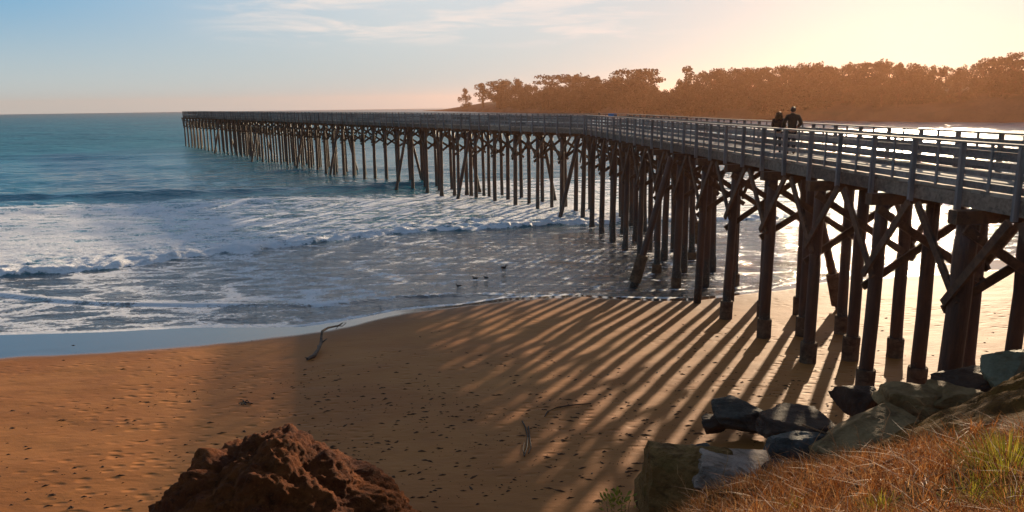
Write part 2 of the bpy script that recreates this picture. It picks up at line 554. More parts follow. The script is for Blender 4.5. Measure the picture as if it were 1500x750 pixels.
# rolling wave field
wz = np.zeros(wx.shape)
cdir = CREST + math.pi / 2
for k in range(22):
    lam = 2.2 * 1.28 ** (k % 11) * (0.9 + 0.2 * random.random())
    a_ = cdir + random.gauss(0, 0.42)
    am = 0.0065 * lam ** 0.75
    ok = sstep(5.0, 2.5, wr * 0.0082 / lam * 8)      # only waves the mesh can carry
    wz += am * ok * np.sin((wx * math.cos(a_) + wy * math.sin(a_)) * 2 * math.pi / lam + random.random() * 6.28)
wz *= 0.12 + 0.88 * sstep(6, 45, dsea)
jag = 1.9 * (fbm(wx * 0.30, wy * 0.30, 3, 21) - 0.5) + 0.9 * (fbm(wx * 1.7, wy * 1.7, 3, 22) - 0.5)
b_ = bd + jag
lump = fbm(wx * 1.5, wy * 1.9, 4, 33)
bl = 1.0 - 0.55 * sstep(0, 1, (wx - 4) / 25.0)
front = sstep(-0.15, 0.55, b_)
wz += bl * front * (0.22 + 0.55 * (lump - 0.4)) * np.exp(-np.clip(b_ - 0.5, 0, None) / 5.0)
r_ = rd + 0.35 * (fbm(wx * 0.3, wy * 0.3, 3, 41) - 0.5)
near_r = (np.hypot(wx, wy) < 70) & (wx < 6)
wz += np.where(near_r, sstep(-0.06, 0.22, r_) * 0.10 * np.exp(-np.clip(r_, 0, None) / 2.5), 0)
s_ = sd + 1.2 * (fbm(wx * 0.08, wy * 0.08, 3, 51) - 0.5)
fade = sstep(6, -28, wx)
prof = np.where(s_ > 0, np.exp(-(s_ / 6.0) ** 2), np.exp(-(s_ / 1.4) ** 2))
wz += 0.62 * fade * prof
s2 = sd + 11.0 + 1.5 * (fbm(wx * 0.07, wy * 0.07, 3, 57) - 0.5)
wz += 0.38 * sstep(-12, -30, wx) * np.where(s2 > 0, np.exp(-(s2 / 4.0) ** 2), np.exp(-(s2 / 1.6) ** 2))
wz *= sstep(-0.3, 1.5, dsea)
wz = np.where(dsea < -0.6, -0.4, wz)
# foam cover
patch = fbm(wx * 0.09, wy * 0.09, 4, 61)
fo = sstep(-0.25, 0.3, b_) * (0.645 + 0.55 * (patch - 0.42) + 0.22 * np.exp(-np.clip(b_, 0, None) / 3.0))
to_swell = np.where(wx < 18, sstep(-2.5, -10.5, sd + 7 * (patch - 0.5)), 1.0)
fo *= np.maximum(to_swell, 0)
fo *= np.where(wx > 0, sstep(55, 18, b_ + 10 * (patch - 0.5)), 1)
fo *= 1.0 - 0.25 * sstep(5, 40, wx)
mid = sstep(0.3, -0.4, b_) * sstep(-0.3, 0.3, r_)
fo += mid * (0.40 + 0.45 * (patch - 0.42)) * (0.66 + 0.34 * sstep(4, -14, wx)) * np.where(dsea > 0.3, 1, 0)
fo += np.where(near_r, 0.26 * np.exp(-(np.clip(r_ - 0.2, -9, 9) / 0.30) ** 2), 0)
swash = sstep(0.2, -0.3, r_) * near_r
fo += swash * (0.44 + 0.3 * (patch - 0.4)) * sstep(26, 2, wx + 20)
fo += 0.62 * np.exp(-((dsea - 0.18) / 0.20) ** 2)
fo = np.clip(fo, 0, 1.05)
shallow = sstep(34, 14, dsea) * sstep(1.2, -1.2, b_)
sea = grid_mesh('sea', np.stack([wx, wy, wz], 1), nr_, nc_, water_material(CREST), {'foam': fo, 'shallow': shallow, 'chop': np.maximum(sstep(25, 260, dsea), sstep(60, 260, wr))})
tag(sea, kind='structure')

# ------------------------------------------------------------------ headland
BASE = np.array([(-172, 1500), (-60, 1150), (20, 860), (84, 600), (118, 430), (148, 345), (180, 305), (232, 272), (320, 250), (440, 240)], float)


def base_curve(n):
    seg = np.linalg.norm(np.diff(BASE, axis=0), axis=1); cum = np.r_[0, np.cumsum(seg)]
    s = np.linspace(0, cum[-1], n)
    xs = np.interp(s, cum, BASE[:, 0]); ys = np.interp(s, cum, BASE[:, 1])
    for _ in range(12):
        xs[1:-1] = (xs[:-2] + 2 * xs[1:-1] + xs[2:]) / 4; ys[1:-1] = (ys[:-2] + 2 * ys[1:-1] + ys[2:]) / 4
    return xs, ys, s


bx, by, bs = base_curve(160)
tx, ty = np.gradient(bx), np.gradient(by); tl = np.hypot(tx, ty); tx /= tl; ty /= tl
hx, hy = -ty, tx                       # inland: to the left of the run towards us, i.e. away from the bay
inl = np.array([-4, 0, 1.5, 3, 6, 10, 16, 24, 34, 48, 66, 90, 125, 180], float)
prof_z = np.array([-3, -0.3, 2.5, 4.6, 6.2, 8.2, 10.4, 12.6, 14.6, 16.0, 17.0, 17.5, 17.5, 15.0])
HX = bx[:, None] + hx[:, None] * inl[None, :]
HY = by[:, None] + hy[:, None] * inl[None, :]
tipf = 0.15 + 0.85 * sstep(0, 420, bs)
HZ = prof_z[None, :] * np.where(prof_z > 0, 1, 1)[None, :] * tipf[:, None]
HZ = HZ + np.where(prof_z > 0, 1, 0)[None, :] * (fbm(HX * 0.05, HY * 0.05, 4, 71) - 0.5) * 4.0 * tipf[:, None]
HX2 = HX + (fbm(HX * 0.09, HY * 0.09, 3, 72) - 0.5) * 7
land = grid_mesh('headland', np.stack([HX2.ravel(), HY.ravel(), HZ.ravel()], 1), len(bx), len(inl),
                 rock_material('headland_earth', (0.05, 0.03, 0.018), (0.085, 0.05, 0.03), (0.035, 0.03, 0.016), 0.05, 0.9, 0.3))
tag(land, kind='structure')


def land_z(x, y):
    d = (HX - x) ** 2 + (HY - y) ** 2
    i = int(np.argmin(d)); return float(HZ.ravel()[i])


# ------------------------------------------------------------------ headland trees
M_BARK = plain('tree_bark', (0.05, 0.032, 0.02), 0.9, 0.3, 2.0)
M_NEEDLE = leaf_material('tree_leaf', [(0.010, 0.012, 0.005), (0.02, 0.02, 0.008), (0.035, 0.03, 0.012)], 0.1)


def leaf_cloud(clumps, per, size, seed):
    """leaf sprays scattered through clumps (centre, radii); unit-height tree space"""
    rng = np.random.default_rng(seed)
    vs, fs, sh = [], [], []
    for c, rad in clumps:
        tone = rng.random()
        for _ in range(per):
            d = rng.normal(size=3); d /= np.linalg.norm(d)
            p = np.array(c) + d * np.array(rad) * (0.35 + 0.65 * rng.random() ** 0.5)
            a = rng.normal(size=3); a /= np.linalg.norm(a)
            b2 = np.cross(a, rng.normal(size=3)); b2 /= np.linalg.norm(b2)
            s = size * (0.6 + 0.8 * rng.random()); n = len(vs)
            vs += [p - a * s, p + b2 * s * 0.6, p + a * s, p - b2 * s * 0.6]
            fs.append((n, n + 1, n + 2, n + 3)); sh += [min(1, max(0, tone * 0.6 + 0.4 * rng.random()))] * 4
    me = bpy.data.meshes.new('crown'); me.from_pydata([tuple(v) for v in vs], [], fs)
    a_ = me.attributes.new('shade', 'FLOAT', 'POINT'); a_.data.foreach_set('value', sh)
    me.materials.append(M_NEEDLE)
    return me


def tree_kind(kind, seed):
    rng = np.random.default_rng(seed)
    mb = MB(); cl = []
    lean = rng.normal() * 0.08
    if kind == 'umbrella':                       # bare forked trunk under flat, wind-shaped pads
        top = np.array([lean, 0, 0.62])
        mb.tube([(0, 0, 0), (lean * 0.4, 0.01, 0.3), top], [0.035, 0.028, 0.018], 7)
        for k in range(9):
            g = rng.random() * 6.28; q = 0.10 + 0.30 * rng.random()
            c = top + np.array([math.cos(g) * q, math.sin(g) * q, 0.08 + 0.24 * rng.random()])
            mb.tube([top * (0.6 + 0.4 * rng.random()), (top + c) / 2 + [0, 0, 0.02], c], [0.014, 0.011, 0.005], 5)
            cl.append((c, (0.13 + 0.07 * rng.random(), 0.13 + 0.05 * rng.random(), 0.05 + 0.04 * rng.random())))
        per, size = 95, 0.026
    elif kind == 'round':                        # full rounded crown from low down
        mb.tube([(0, 0, 0), (lean * 0.5, 0, 0.35), (lean, 0, 0.7)], [0.04, 0.03, 0.015], 7)
        for k in range(17):
            z = 0.28 + 0.62 * rng.random(); w = 0.36 * math.sqrt(max(0.05, 1 - ((z - 0.55) / 0.47) ** 2))
            g = rng.random() * 6.28; q = w * (0.4 + 0.6 * rng.random())
            c = np.array([math.cos(g) * q + lean, math.sin(g) * q, z])
            mb.tube([(lean * z, 0, z - 0.15), tuple(c)], [0.012, 0.004], 5)
            cl.append((c, (0.12 + 0.05 * rng.random(), 0.12, 0.08 + 0.05 * rng.random())))
        per, size = 80, 0.027
    elif kind == 'tall':                         # narrow, ragged spire
        mb.tube([(0, 0, 0), (lean * 0.3, 0, 0.5), (lean * 0.4, 0, 0.96)], [0.03, 0.02, 0.006], 7)
        for k in range(16):
            z = 0.25 + 0.72 * k / 15; w = 0.04 + 0.15 * (1 - z) + 0.05 * rng.random()
            g = rng.random() * 6.28
            c = np.array([math.cos(g) * w * 0.8 + lean * 0.4 * z, math.sin(g) * w * 0.8, z])
            mb.tube([(lean * 0.3 * z, 0, z - 0.05), tuple(c)], [0.008, 0.003], 5)
            cl.append((c, (0.05 + w * 0.5, 0.05 + w * 0.5, 0.045)))
        per, size = 60, 0.02
    else:                                        # 'mass': broad bushy crown down to the ground
        mb.tube([(0, 0, 0), (lean * 0.4, 0, 0.6)], [0.045, 0.02], 7)
        for k in range(22):
            z = 0.10 + 0.82 * rng.random(); w = 0.46 * math.sqrt(max(0.08, 1 - ((z - 0.35) / 0.62) ** 2))
            g = rng.random() * 6.28; q = w * (0.3 + 0.7 * rng.random())
            c = np.array([math.cos(g) * q, math.sin(g) * q, z])
            mb.tube([(0, 0, max(0.05, z - 0.2)), tuple(c)], [0.012, 0.004], 5)
            cl.append((c, (0.15 + 0.05 * rng.random(), 0.15, 0.09 + 0.05 * rng.random())))
        per, size = 80, 0.03
    v = np.concatenate(mb.v)
    tm = bpy.data.meshes.new('trunk'); tm.from_pydata(v.tolist(), [], mb.f); tm.materials.append(M_BARK)
    return tm, leaf_cloud(cl, per, size, seed + 500)


KINDS = {k: [tree_kind(k, 100 * i + s) for s in range(3)] for i, k in enumerate(('umbrella', 'round', 'tall', 'mass'))}


def tree(x, d_extra, ytop, kind, label, group, sub=None, wide=1.0, zdrop=0.0):
    """stand a tree of the right height on the headland in the direction of photo column x"""
    dirv = (x - 750) / FPX
    # walk out along the view column to the shore of the headland, then d_extra further in
    best = None
    for i in range(len(bx)):
        e = abs(bx[i] / by[i] - dirv * 1.02)
        if best is None or e < best[0]: best = (e, i)
    i = best[1]
    px, py = bx[i] + hx[i] * d_extra * 0.4, by[i] + hy[i] * d_extra * 0.4
    n = np.array([px, py]); dist = np.hypot(*n)
    base = None
    v = (x - 750) / FPX * CAM_R - (ytop - 375) / FPX * CAM_U + CAM_F
    t = (dist + d_extra * 0.6) / np.hypot(v[0], v[1])
    top = np.array([0, 0, EYE]) + t * v
    gz = land_z(top[0], top[1]) - zdrop
    h = max(3.5, top[2] - gz)
    tm, cm = KINDS[kind][random.randrange(3) if sub is None else sub]
    root = empty(dict(umbrella='cypress_tree', round='pine_tree', tall='eucalyptus_tree', mass='oak_tree')[kind], (top[0], top[1], gz - 0.2))
    tag(root, label, 'tree', group)
    root.rotation_euler.z = random.random() * 6.28
    root.scale = (h * wide, h * wide, h)
    for nm, me in (('trunk', tm), ('crown', cm)):
        o = bpy.data.objects.new(nm, me); COL.objects.link(o); o.parent = root
    return root


GT = 'trees on the hazy headland'
SKYX = [(672, 138), (682, 130), (700, 121), (718, 114), (735, 115), (752, 114), (768, 118), (782, 122), (797, 111), (815, 108), (832, 109), (850, 105), (868, 110),
        (886, 108), (902, 105), (920, 101), (940, 101), (956, 116), (972, 119), (988, 113), (1005, 99), (1018, 114), (1030, 103), (1046, 98), (1070, 99), (1100, 97),
        (1130, 95), (1160, 92), (1190, 88), (1215, 93), (1240, 93), (1270, 88), (1300, 86), (1330, 91), (1360, 95), (1390, 96), (1420, 93), (1445, 84), (1470, 79), (1500, 74), (1560, 70), (1640, 66)]
LAND_TREES = [
    (682, 129, 'mass', 'small lone tree standing clear at the seaward tip of the wood', 6, 0.8),
    (707, 121, 'round', 'dark round tree just inland of the lone tip tree', 12, 1.15),
    (728, 115, 'round', 'wide dark tree third from the seaward tip of the wood', 12, 1.35),
    (806, 108, 'umbrella', 'flat domed tree over a ragged bright gap on the skyline', 14, 1.35),
    (898, 104, 'round', 'round-headed tree just left of the tallest umbrella tree on the skyline', 14, 1.0),
    (925, 99, 'umbrella', 'tall umbrella tree with a lacy crown spreading over its bare trunk', 14, 1.1),
    (946, 100, 'umbrella', 'flat-topped tree leaning out at the right of the tall umbrella tree', 14, 0.9),
    (1006, 97, 'tall', 'narrow spire-shaped tree standing alone in the skyline dip', 14, 1.2),
]
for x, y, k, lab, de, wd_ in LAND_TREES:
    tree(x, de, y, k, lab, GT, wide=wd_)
sx = np.array([p[0] for p in SKYX], float); sy = np.array([p[1] for p in SKYX], float)
for x in np.arange(742, 1640, 9.5):                       # the crest of the wood
    y = float(np.interp(x, sx, sy)) + random.uniform(-1, 4)
    if 950 < x < 1022: y += 10
    elif 875 < x < 955: y += 16
    elif 785 < x < 835: y += 14
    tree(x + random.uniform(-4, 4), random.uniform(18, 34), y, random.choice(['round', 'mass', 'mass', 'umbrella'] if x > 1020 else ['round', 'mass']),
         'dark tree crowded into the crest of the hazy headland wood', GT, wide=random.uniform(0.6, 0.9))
for row, (n, lo, hi, de) in enumerate(((86, 0.10, 0.30, (16, 24)), (60, 0.28, 0.48, (11, 16)))):   # lower trees in front, down to the shore
    for x in np.linspace(728, 1620, n):
        t = float(np.interp(x, sx, sy)); bb = float(np.interp(x, [640, 900, 1050, 1250, 1600], [158, 166, 172, 180, 182]))
        y = t + (bb - t) * random.uniform(lo, hi)
        if 950 < x < 1022 or 785 < x < 835: y = max(y, t + 16)
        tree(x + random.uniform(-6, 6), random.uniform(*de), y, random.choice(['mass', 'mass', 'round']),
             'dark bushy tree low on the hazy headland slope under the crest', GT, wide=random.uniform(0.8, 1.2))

# ------------------------------------------------------------------ the pier
N_, B_, E_ = at(1490, 212, 15.7), at(857, 168, 59.0), at(267, 163, 185.0)
RAIL_H, WID = 1.07, 3.6
u0 = (B_ - N_); L0 = np.linalg.norm(u0[:2]); u0 = u0 / L0
START = N_ - u0 * 9.0
LEN0 = L0 + 9.0
u1 = (E_ - B_); LEN1 = np.linalg.norm(u1[:2]); u1 = u1 / LEN1
nrm0 = np.array([u0[1], -u0[0], 0]); nrm1 = np.array([u1[1], -u1[0], 0])   # towards the far side
mit = nrm0 + nrm1; mit = mit / (1 + nrm0 @ nrm1)                            # mitred bend
SEG = [(START, u0, nrm0, LEN0), (B_, u1, nrm1, LEN1)]


def pp(seg, s, off, dz):
    """point at length s of a straight, off metres across, dz metres from the deck's top"""
    o, u, n, L = SEG[seg]
    return o + u * s + n * off + np.array([0, 0, dz - RAIL_H])


def ends(seg, off):
    """where the offset line of a straight starts and stops, so the two straights meet in a mitre"""
    k = (mit @ (u0 if seg == 0 else u1)) * off
    return (0.0, LEN0 + k) if seg == 0 else (k, LEN1)


wr0, wr1 = -math.atan2(u0[1], u0[0]), -math.atan2(u1[1], u1[0])
M_RAIL = [wood('weathered_rail_wood', (0.09, 0.083, 0.076), (0.215, 0.198, 0.18), (0.35, 4, 4), -w) for w in (wr0, wr1)]
M_FASCIA = [wood('weathered_timber', (0.062, 0.048, 0.036), (0.19, 0.15, 0.112), (0.3, 4, 4), -w, 0.85, 0.02) for w in (wr0, wr1)]
M_POST = wood('weathered_post_wood', (0.07, 0.072, 0.073), (0.165, 0.163, 0.16), (4, 4, 0.4))
M_PILE = wood('tarred_pile_wood', (0.022, 0.007, 0.003), (0.075, 0.028, 0.011), (3, 3, 0.28), 0, 0.55, 0.03)
M_BRACE = wood('brace_wood', (0.030, 0.013, 0.006), (0.10, 0.050, 0.023), (2, 2, 2), 0, 0.8, 0.015)
M_DECK = wood('deck_plank_wood', (0.16, 0.13, 0.10), (0.33, 0.27, 0.21), (0.5, 0.5, 1), 0, 0.8, 0.02)
M_CONC = rock_material('footing_concrete', (0.075, 0.042, 0.024), (0.15, 0.092, 0.055), (0.045, 0.024, 0.014), 2.0, 0.9, 0.03)

pier = empty('pier', (START[0], START[1], 0))
tag(pier, 'long weathered timber pier on tall dark piles bending out over the surf', 'pier')

for seg in (0, 1):
    L = SEG[seg][3]
    # deck: cross planks
    mb = MB(); s = 0.0
    a0, a1 = ends(seg, 0)[0], ends(seg, 0)[1]
    b0, b1 = ends(seg, WID)
    npl = int(L / 0.30)
    for i in range(npl):
        t0, t1 = i / npl, (i + 1) / npl - 0.012 / L
        A = [pp(seg, a0 + (a1 - a0) * t0, 0.0, 0), pp(seg, a0 + (a1 - a0) * t1, 0.0, 0), pp(seg, b0 + (b1 - b0) * t1, WID, 0), pp(seg, b0 + (b1 - b0) * t0, WID, 0)]
        dz = np.array([0, 0, random.uniform(-0.006, 0.006)]); th = np.array([0, 0, 0.075])
        v = [p + dz - th for p in A] + [p + dz for p in A]
        mb.add(v, [(0, 3, 2, 1), (4, 5, 6, 7), (0, 1, 5, 4), (1, 2, 6, 5), (2, 3, 7, 6), (3, 0, 4, 7)])
    mb.build('deck', M_DECK, pier)
    for off in (0.07, 0.9, 1.8, 2.7, WID - 0.07):
        mb = MB(); e0, e1 = ends(seg, off); s = e0
        while s < e1 - 0.1:
            s2 = min(e1, s + 3.5)
            if off in (0.07, WID - 0.07):
                j = random.uniform(-0.012, 0.012)
                mb.beam(pp(seg, s + 0.012, off + j, -0.26 + random.uniform(-0.01, 0.01)), pp(seg, s2 - 0.012, off + j, -0.26 + random.uniform(-0.01, 0.01)), 0.14, 0.34)
            else:
                mb.beam(pp(seg, s, off, -0.255), pp(seg, s2, off, -0.255), 0.12, 0.34)
            s = s2
        mb.build('stringer', M_FASCIA[seg], pier)

# railings: two per straight, posts hung on them
posts_done = {'main': 0, 'short': 0}
post_me = {}


def post_mesh(key, w, t, z0, z1):
    mb = MB(); mb.beam((0, 0, z0), (0, 0, z1), w, t, (0, 1, 0))
    me = bpy.data.meshes.new('post'); v = np.concatenate(mb.v); me.from_pydata(v.tolist(), [], mb.f)
    bm = bmesh.new(); bm.from_mesh(me); bmesh.ops.bevel(bm, geom=bm.edges[:], offset=0.008, segments=1, affect='EDGES'); bm.to_mesh(me); bm.free()
    me.materials.append(M_POST); post_me[key] = me


post_mesh('main', 0.09, 0.13, -0.52, RAIL_H - 0.03)
post_mesh('short', 0.075, 0.045, 0.0, RAIL_H - 0.03)
rest = MB(); rest_s = MB()
POST_STEP = 1.75
for seg in (0, 1):
    L = SEG[seg][3]
    for side in (0, 1):
        sg = -1 if side == 0 else 1                     # outward
        edge_off = 0.0 if side == 0 else WID
        mb = MB()
        e0, e1 = ends(seg, edge_off)
        s = e0
        while s < e1 - 0.05:
            s2 = min(e1, s + POST_STEP * 2)
            for hgt, w, t in ((0.835, 0.04, 0.122), (0.605, 0.04, 0.122), (0.375, 0.04, 0.122)):
                j = random.uniform(-0.012, 0.012)
                mb.beam(pp(seg, s + 0.006, edge_off - sg * 0.0, hgt + j), pp(seg, s2 - 0.006, edge_off - sg * 0.0, hgt + random.uniform(-0.012, 0.012)), w, t)
            mb.beam(pp(seg, s + 0.004, edge_off + sg * 0.02, RAIL_H - 0.012), pp(seg, s2 - 0.004, edge_off + sg * 0.02, RAIL_H - 0.012), 0.24, 0.045)
            mb.beam(pp(seg, s + 0.01, edge_off - sg * 0.06, 0.11), pp(seg, s2 - 0.01, edge_off - sg * 0.06, 0.11), 0.13, 0.16)
            s = s2
        rail = mb.build('railing', M_RAIL[seg], pier)
        ang = math.atan2(SEG[seg][1][1], SEG[seg][1][0])
        n_posts = int((e1 - e0) / POST_STEP)
        for i in range(n_posts + 1):
            for key, sofs in (('main', 0.0), ('short', POST_STEP / 2)):
                s = e0 + i * POST_STEP + sofs
                if s > e1: continue
                off = edge_off + sg * (0.075 if key == 'main' else 0.045)
                p = pp(seg, s, off, 0)
                cap_n = 62 if side == 0 else 38
                cnt = (key, side)
                posts_done.setdefault(cnt, 0)
                if posts_done[cnt] < cap_n:
                    posts_done[cnt] += 1
                    o = bpy.data.objects.new('post' if key == 'main' else 'baluster', post_me[key]); COL.objects.link(o)
                    o.parent = rail; o.location = Vector((p - world_offset(rail)).tolist()); o.rotation_euler.z = ang
                else:
                    (rest if key == 'main' else rest_s).add(
                        (np.array([v.co[:] for v in post_me[key].vertices]) @ np.array([[math.cos(ang), math.sin(ang), 0], [-math.sin(ang), math.cos(ang), 0], [0, 0, 1]])) + p,
                        [tuple(q.vertices) for q in post_me[key].polygons])
tag(rest.build('railing_posts', M_POST, pier), kind='stuff')
tag(rest_s.build('railing_balusters', M_POST, pier), kind='stuff')
# end rail across the seaward head
mb = MB()
for hgt in (0.855, 0.625, 0.395):
    mb.beam(pp(1, LEN1 - 0.05, 0.1, hgt), pp(1, LEN1 - 0.05, WID - 0.1, hgt), 0.04, 0.135)
mb.beam(pp(1, LEN1 - 0.04, -0.1, RAIL_H - 0.008), pp(1, LEN1 - 0.04, WID + 0.1, RAIL_H - 0.008), 0.22, 0.045)
mb.build('end_railing', M_RAIL[1], pier)

# bents
anchor = at(1265, 570, 21.2)
s_anchor = float((anchor[:2] - START[:2]) @ u0[:2])
nb0 = round((LEN0 - s_anchor) / 3.45); step0 = (LEN0 - 0.6 - s_anchor) / nb0
bents = [(0, s_anchor + k * step0) for k in range(-3, nb0 + 1) if s_anchor + k * step0 > 0.3]
k0 = next(i for i, b in enumerate(bents) if abs(b[1] - s_anchor) < 0.01)
nb1 = round((LEN1 - 4.6) / 3.45); step1 = (LEN1 - 1.9 - 2.7) / nb1
bents += [(1, 2.7 + k * step1) for k in range(nb1 + 1)]
ROWS = (-0.16, 1.30, 2.76)
pile_pts = []
pile_n = 0; rest_pile = MB(); rest_brace = MB(); brace_n = 0; rest_knee = MB(); knee_n = 0


def pile_rings(seg, s, off, foot_off, r, ztop=-0.74):
    top = pp(seg, s, off, ztop)
    b = pp(seg, s, foot_off, 0)
    gz = sz(b[0], b[1])
    z0 = gz - 0.4 if gz > -1.2 else -1.6
    foot = np.array([b[0], b[1], z0])
    pts, rad = [], []
    for t in (0.0, 0.18, 0.22, 0.45, 0.7, 0.88, 1.0):
        p = foot + (top - foot) * t
        p = p + np.array([random.uniform(-1, 1), random.uniform(-1, 1), 0]) * 0.018 * (0 < t < 1)
        k = 1.0 - 0.10 * t + (0.20 if (gz < -0.05 and t < 0.2) else 0)
        pts.append(p); rad.append(r * k)
    return pts, rad, gz, foot, top


batter_near = {0: [], 1: []}
bt_targets = [(1010, 960), (860, 822), (710, 680), (605, 580), (505, 510), (450, 440), (388, 380), (330, 330)]


def project(p):
    q = p - np.array([0, 0, EYE]); d = q @ CAM_F
    return 750 + FPX * (q @ CAM_R) / d, 375 - FPX * (q @ CAM_U) / d


cols = [project(pp(sg, s, 0.2, -1.0))[0] if (pp(sg, s, 0.2, 0) - np.array([0, 0, EYE])) @ CAM_F > 3 else 9999 for sg, s in bents]
near_b = {int(np.argmin([abs(c - t) for c in cols])) for t, _ in bt_targets}
far_b = {int(np.argmin([abs(c - t) for c in cols])) for t in (1085, 930, 760, 650, 560, 480, 415, 360, 310)}

for bi, (seg, s) in enumerate(bents):
    o, u, n, L = SEG[seg]
    # cap beam over the piles
    mb = MB(); mb.beam(pp(seg, s, -0.58, -0.585), pp(seg, s, WID - 0.32, -0.585), 0.30, 0.30); mb.build('cap_beam', M_BRACE, pier)
    for ri, off in enumerate(ROWS):
        r = 0.18 + random.uniform(-0.02, 0.025)
        if bi == k0 - 1 and ri == 0: r = 0.26
        jx = random.uniform(-0.08, 0.08)
        pts, rad, gz, foot, top = pile_rings(seg, s, off, off + jx + (-0.10 if ri == 0 else 0.10 if ri == 2 else 0), r)
        if pile_n < 99:
            pile_n += 1
            mb = MB(); mb.tube(pts, rad, 12, 0.05)
            pl = mb.build('pile', M_PILE, pier, smooth_=True)
            if gz > 0.12 and random.random() < 0.93 or (gz > -0.4 and random.random() < 0.35):
                h = random.uniform(0.62, 0.82); fr = random.uniform(0.24, 0.27)
                k = (gz - 0.2 - foot[2]) / (top[2] - foot[2]); c0 = foot + (top - foot) * k
                k = (gz + h - foot[2]) / (top[2] - foot[2]); c1 = foot + (top - foot) * k
                mb = MB(); mb.tube([c0, c0 + (c1 - c0) * 0.5, c0 + (c1 - c0) * 0.93, c1, c1 + [0, 0, 0.004]], [fr * 1.03, fr, fr * 1.02, fr * 0.96, 0.1], 16, 0.03)
                mb.build('concrete_footing', M_CONC, pl, smooth_=False)
        else:
            rest_pile.tube(pts, rad, 8, 0.03)
    # transverse cross braces, one on each face of the bent
    for face, (oa, ob) in ((-1, (ROWS[0] - 0.25, ROWS[2] + 0.25)), (1, (ROWS[2] + 0.25, ROWS[0] - 0.25))):
        a = pp(seg, s + face * 0.22, oa, -0.82); b = pp(seg, s + face * 0.22, ob, -2.95 + random.uniform(-0.15, 0.15))
        tgt = rest_brace if brace_n >= 99 else MB()
        tgt.beam(a, b, 0.075, 0.21, (0, 0, 1))
        if brace_n < 40:
            for t in (0.09, 0.5, 0.91):
                c = a + (b - a) * t; f = u * face
                tgt.tube([c + f * 0.03, c + f * 0.075], 0.03, 6)
        if brace_n < 99:
            brace_n += 1; tgt.build('cross_brace', M_BRACE, pier)
    # knee braces up to the middle of each bay on both outer faces
    for off, out in ((ROWS[0], -0.22), (ROWS[2], 0.22)):
        for dirn in (-1, 1):
            stp = step0 if seg == 0 else step1
            if seg == 0 and s + dirn * stp * 0.5 > LEN0 - 0.1 or (seg == 1 and (s + dirn * stp * 0.5 < 0.2)): continue
            drop = random.uniform(-0.12, 0.12)
            out2 = out * (1.0 if dirn > 0 else 1.4)
            a = pp(seg, s - dirn * 0.16, off + out2, -2.62 + drop); b = pp(seg, s + dirn * stp * 0.47, off + out2, -0.47)
            tgt = rest_knee if knee_n >= 99 else MB()
            tgt.beam(a, b, 0.075, 0.19, (0, 0, 1))
            if knee_n < 99:
                knee_n += 1; tgt.build('knee_brace', M_BRACE, pier)
    # raking piles
    for side in ((-1,) if bi in near_b else ()) + ((1,) if bi in far_b else ()):
        off = ROWS[0] - 0.36 if side < 0 else ROWS[2] + 0.36
        pts, rad, gz, foot, top = pile_rings(seg, s + 0.42, off, off + side * 1.9, 0.175, -0.62)
        mb = MB(); mb.tube(pts, rad, 12, 0.05)
        bp = mb.build('raking_pile', M_PILE, pier, smooth_=True)
        if gz > -1.0:
            z0, z1 = max(0.25, gz + 0.25), max(0.25, gz + 0.25) + 1.35
            c0 = foot + (top - foot) * ((z0 - foot[2]) / (top[2] - foot[2])); c1 = foot + (top - foot) * ((z1 - foot[2]) / (top[2] - foot[2]))
            mb = MB(); mb.tube([c0, (c0 + c1) / 2, c1, c1 + (c1 - c0) * 0.005], [0.30, 0.285, 0.27, 0.1], 14, 0.05)
            mb.build('concrete_footing', M_CONC, bp)
tag(rest_pile.build('seaward_piles', M_PILE, pier, smooth_=True), kind='stuff')
tag(rest_brace.build('seaward_cross_braces', M_BRACE, pier), kind='stuff')
tag(rest_knee.build('seaward_knee_braces', M_BRACE, pier), kind='stuff')
# strut under the seaward overhang
mb = MB()
for off in (ROWS[0], ROWS[2]):
    mb.beam(pp(1, LEN1 - 0.1, off, -0.5), pp(1, LEN1 - 1.95, off, -2.6), 0.1, 0.2)
mb.build('end_strut', M_BRACE, pier)


# ------------------------------------------------------------------ people on the pier
def skin(name, verts, edges, radii, mat, parent, sub=2, root_i=0):
    me = bpy.data.meshes.new(name); me.from_pydata([tuple(map(float, v)) for v in verts], edges, [])
    o = bpy.data.objects.new(name, me); COL.objects.link(o)
    sk = o.modifiers.new('skin', 'SKIN'); sk.use_smooth_shade = True
    for i, r in enumerate(radii):
        d = me.skin_vertices[0].data[i]
        d.radius = (r, r) if np.isscalar(r) else r
        d.use_root = (i == root_i)
    ss = o.modifiers.new('sub', 'SUBSURF'); ss.levels = sub; ss.render_levels = sub
    dg = bpy.context.evaluated_depsgraph_get()
    m2 = bpy.data.meshes.new_from_object(o.evaluated_get(dg))
    m2.name = name
    bpy.data.objects.remove(o)
    m2.materials.clear(); m2.materials.append(mat)
    m2.polygons.foreach_set('use_smooth', [True] * len(m2.polygons))
    return link_mesh(name, m2, mat, parent)


def blob(name, c, rad, mat, parent, n=3, amp=0.0, cut=None):
    bm = bmesh.new(); bmesh.ops.create_icosphere(bm, subdivisions=n, radius=1)
    for v in bm.verts:
        d = v.co.copy(); k = 1 + amp * mnoise.noise(d * 3.0)
        v.co = Vector((c[0] + d.x * rad[0] * k, c[1] + d.y * rad[1] * k, c[2] + d.z * rad[2] * k))
        if cut: v.co = Vector(cut(v.co))
    me = bpy.data.meshes.new(name); bm.to_mesh(me); bm.free()
    me.polygons.foreach_set('use_smooth', [True] * len(me.polygons))
    return link_mesh(name, me, mat, parent)


M_SKIN = plain('skin', (0.45, 0.24, 0.15), 0.5, 0.1)


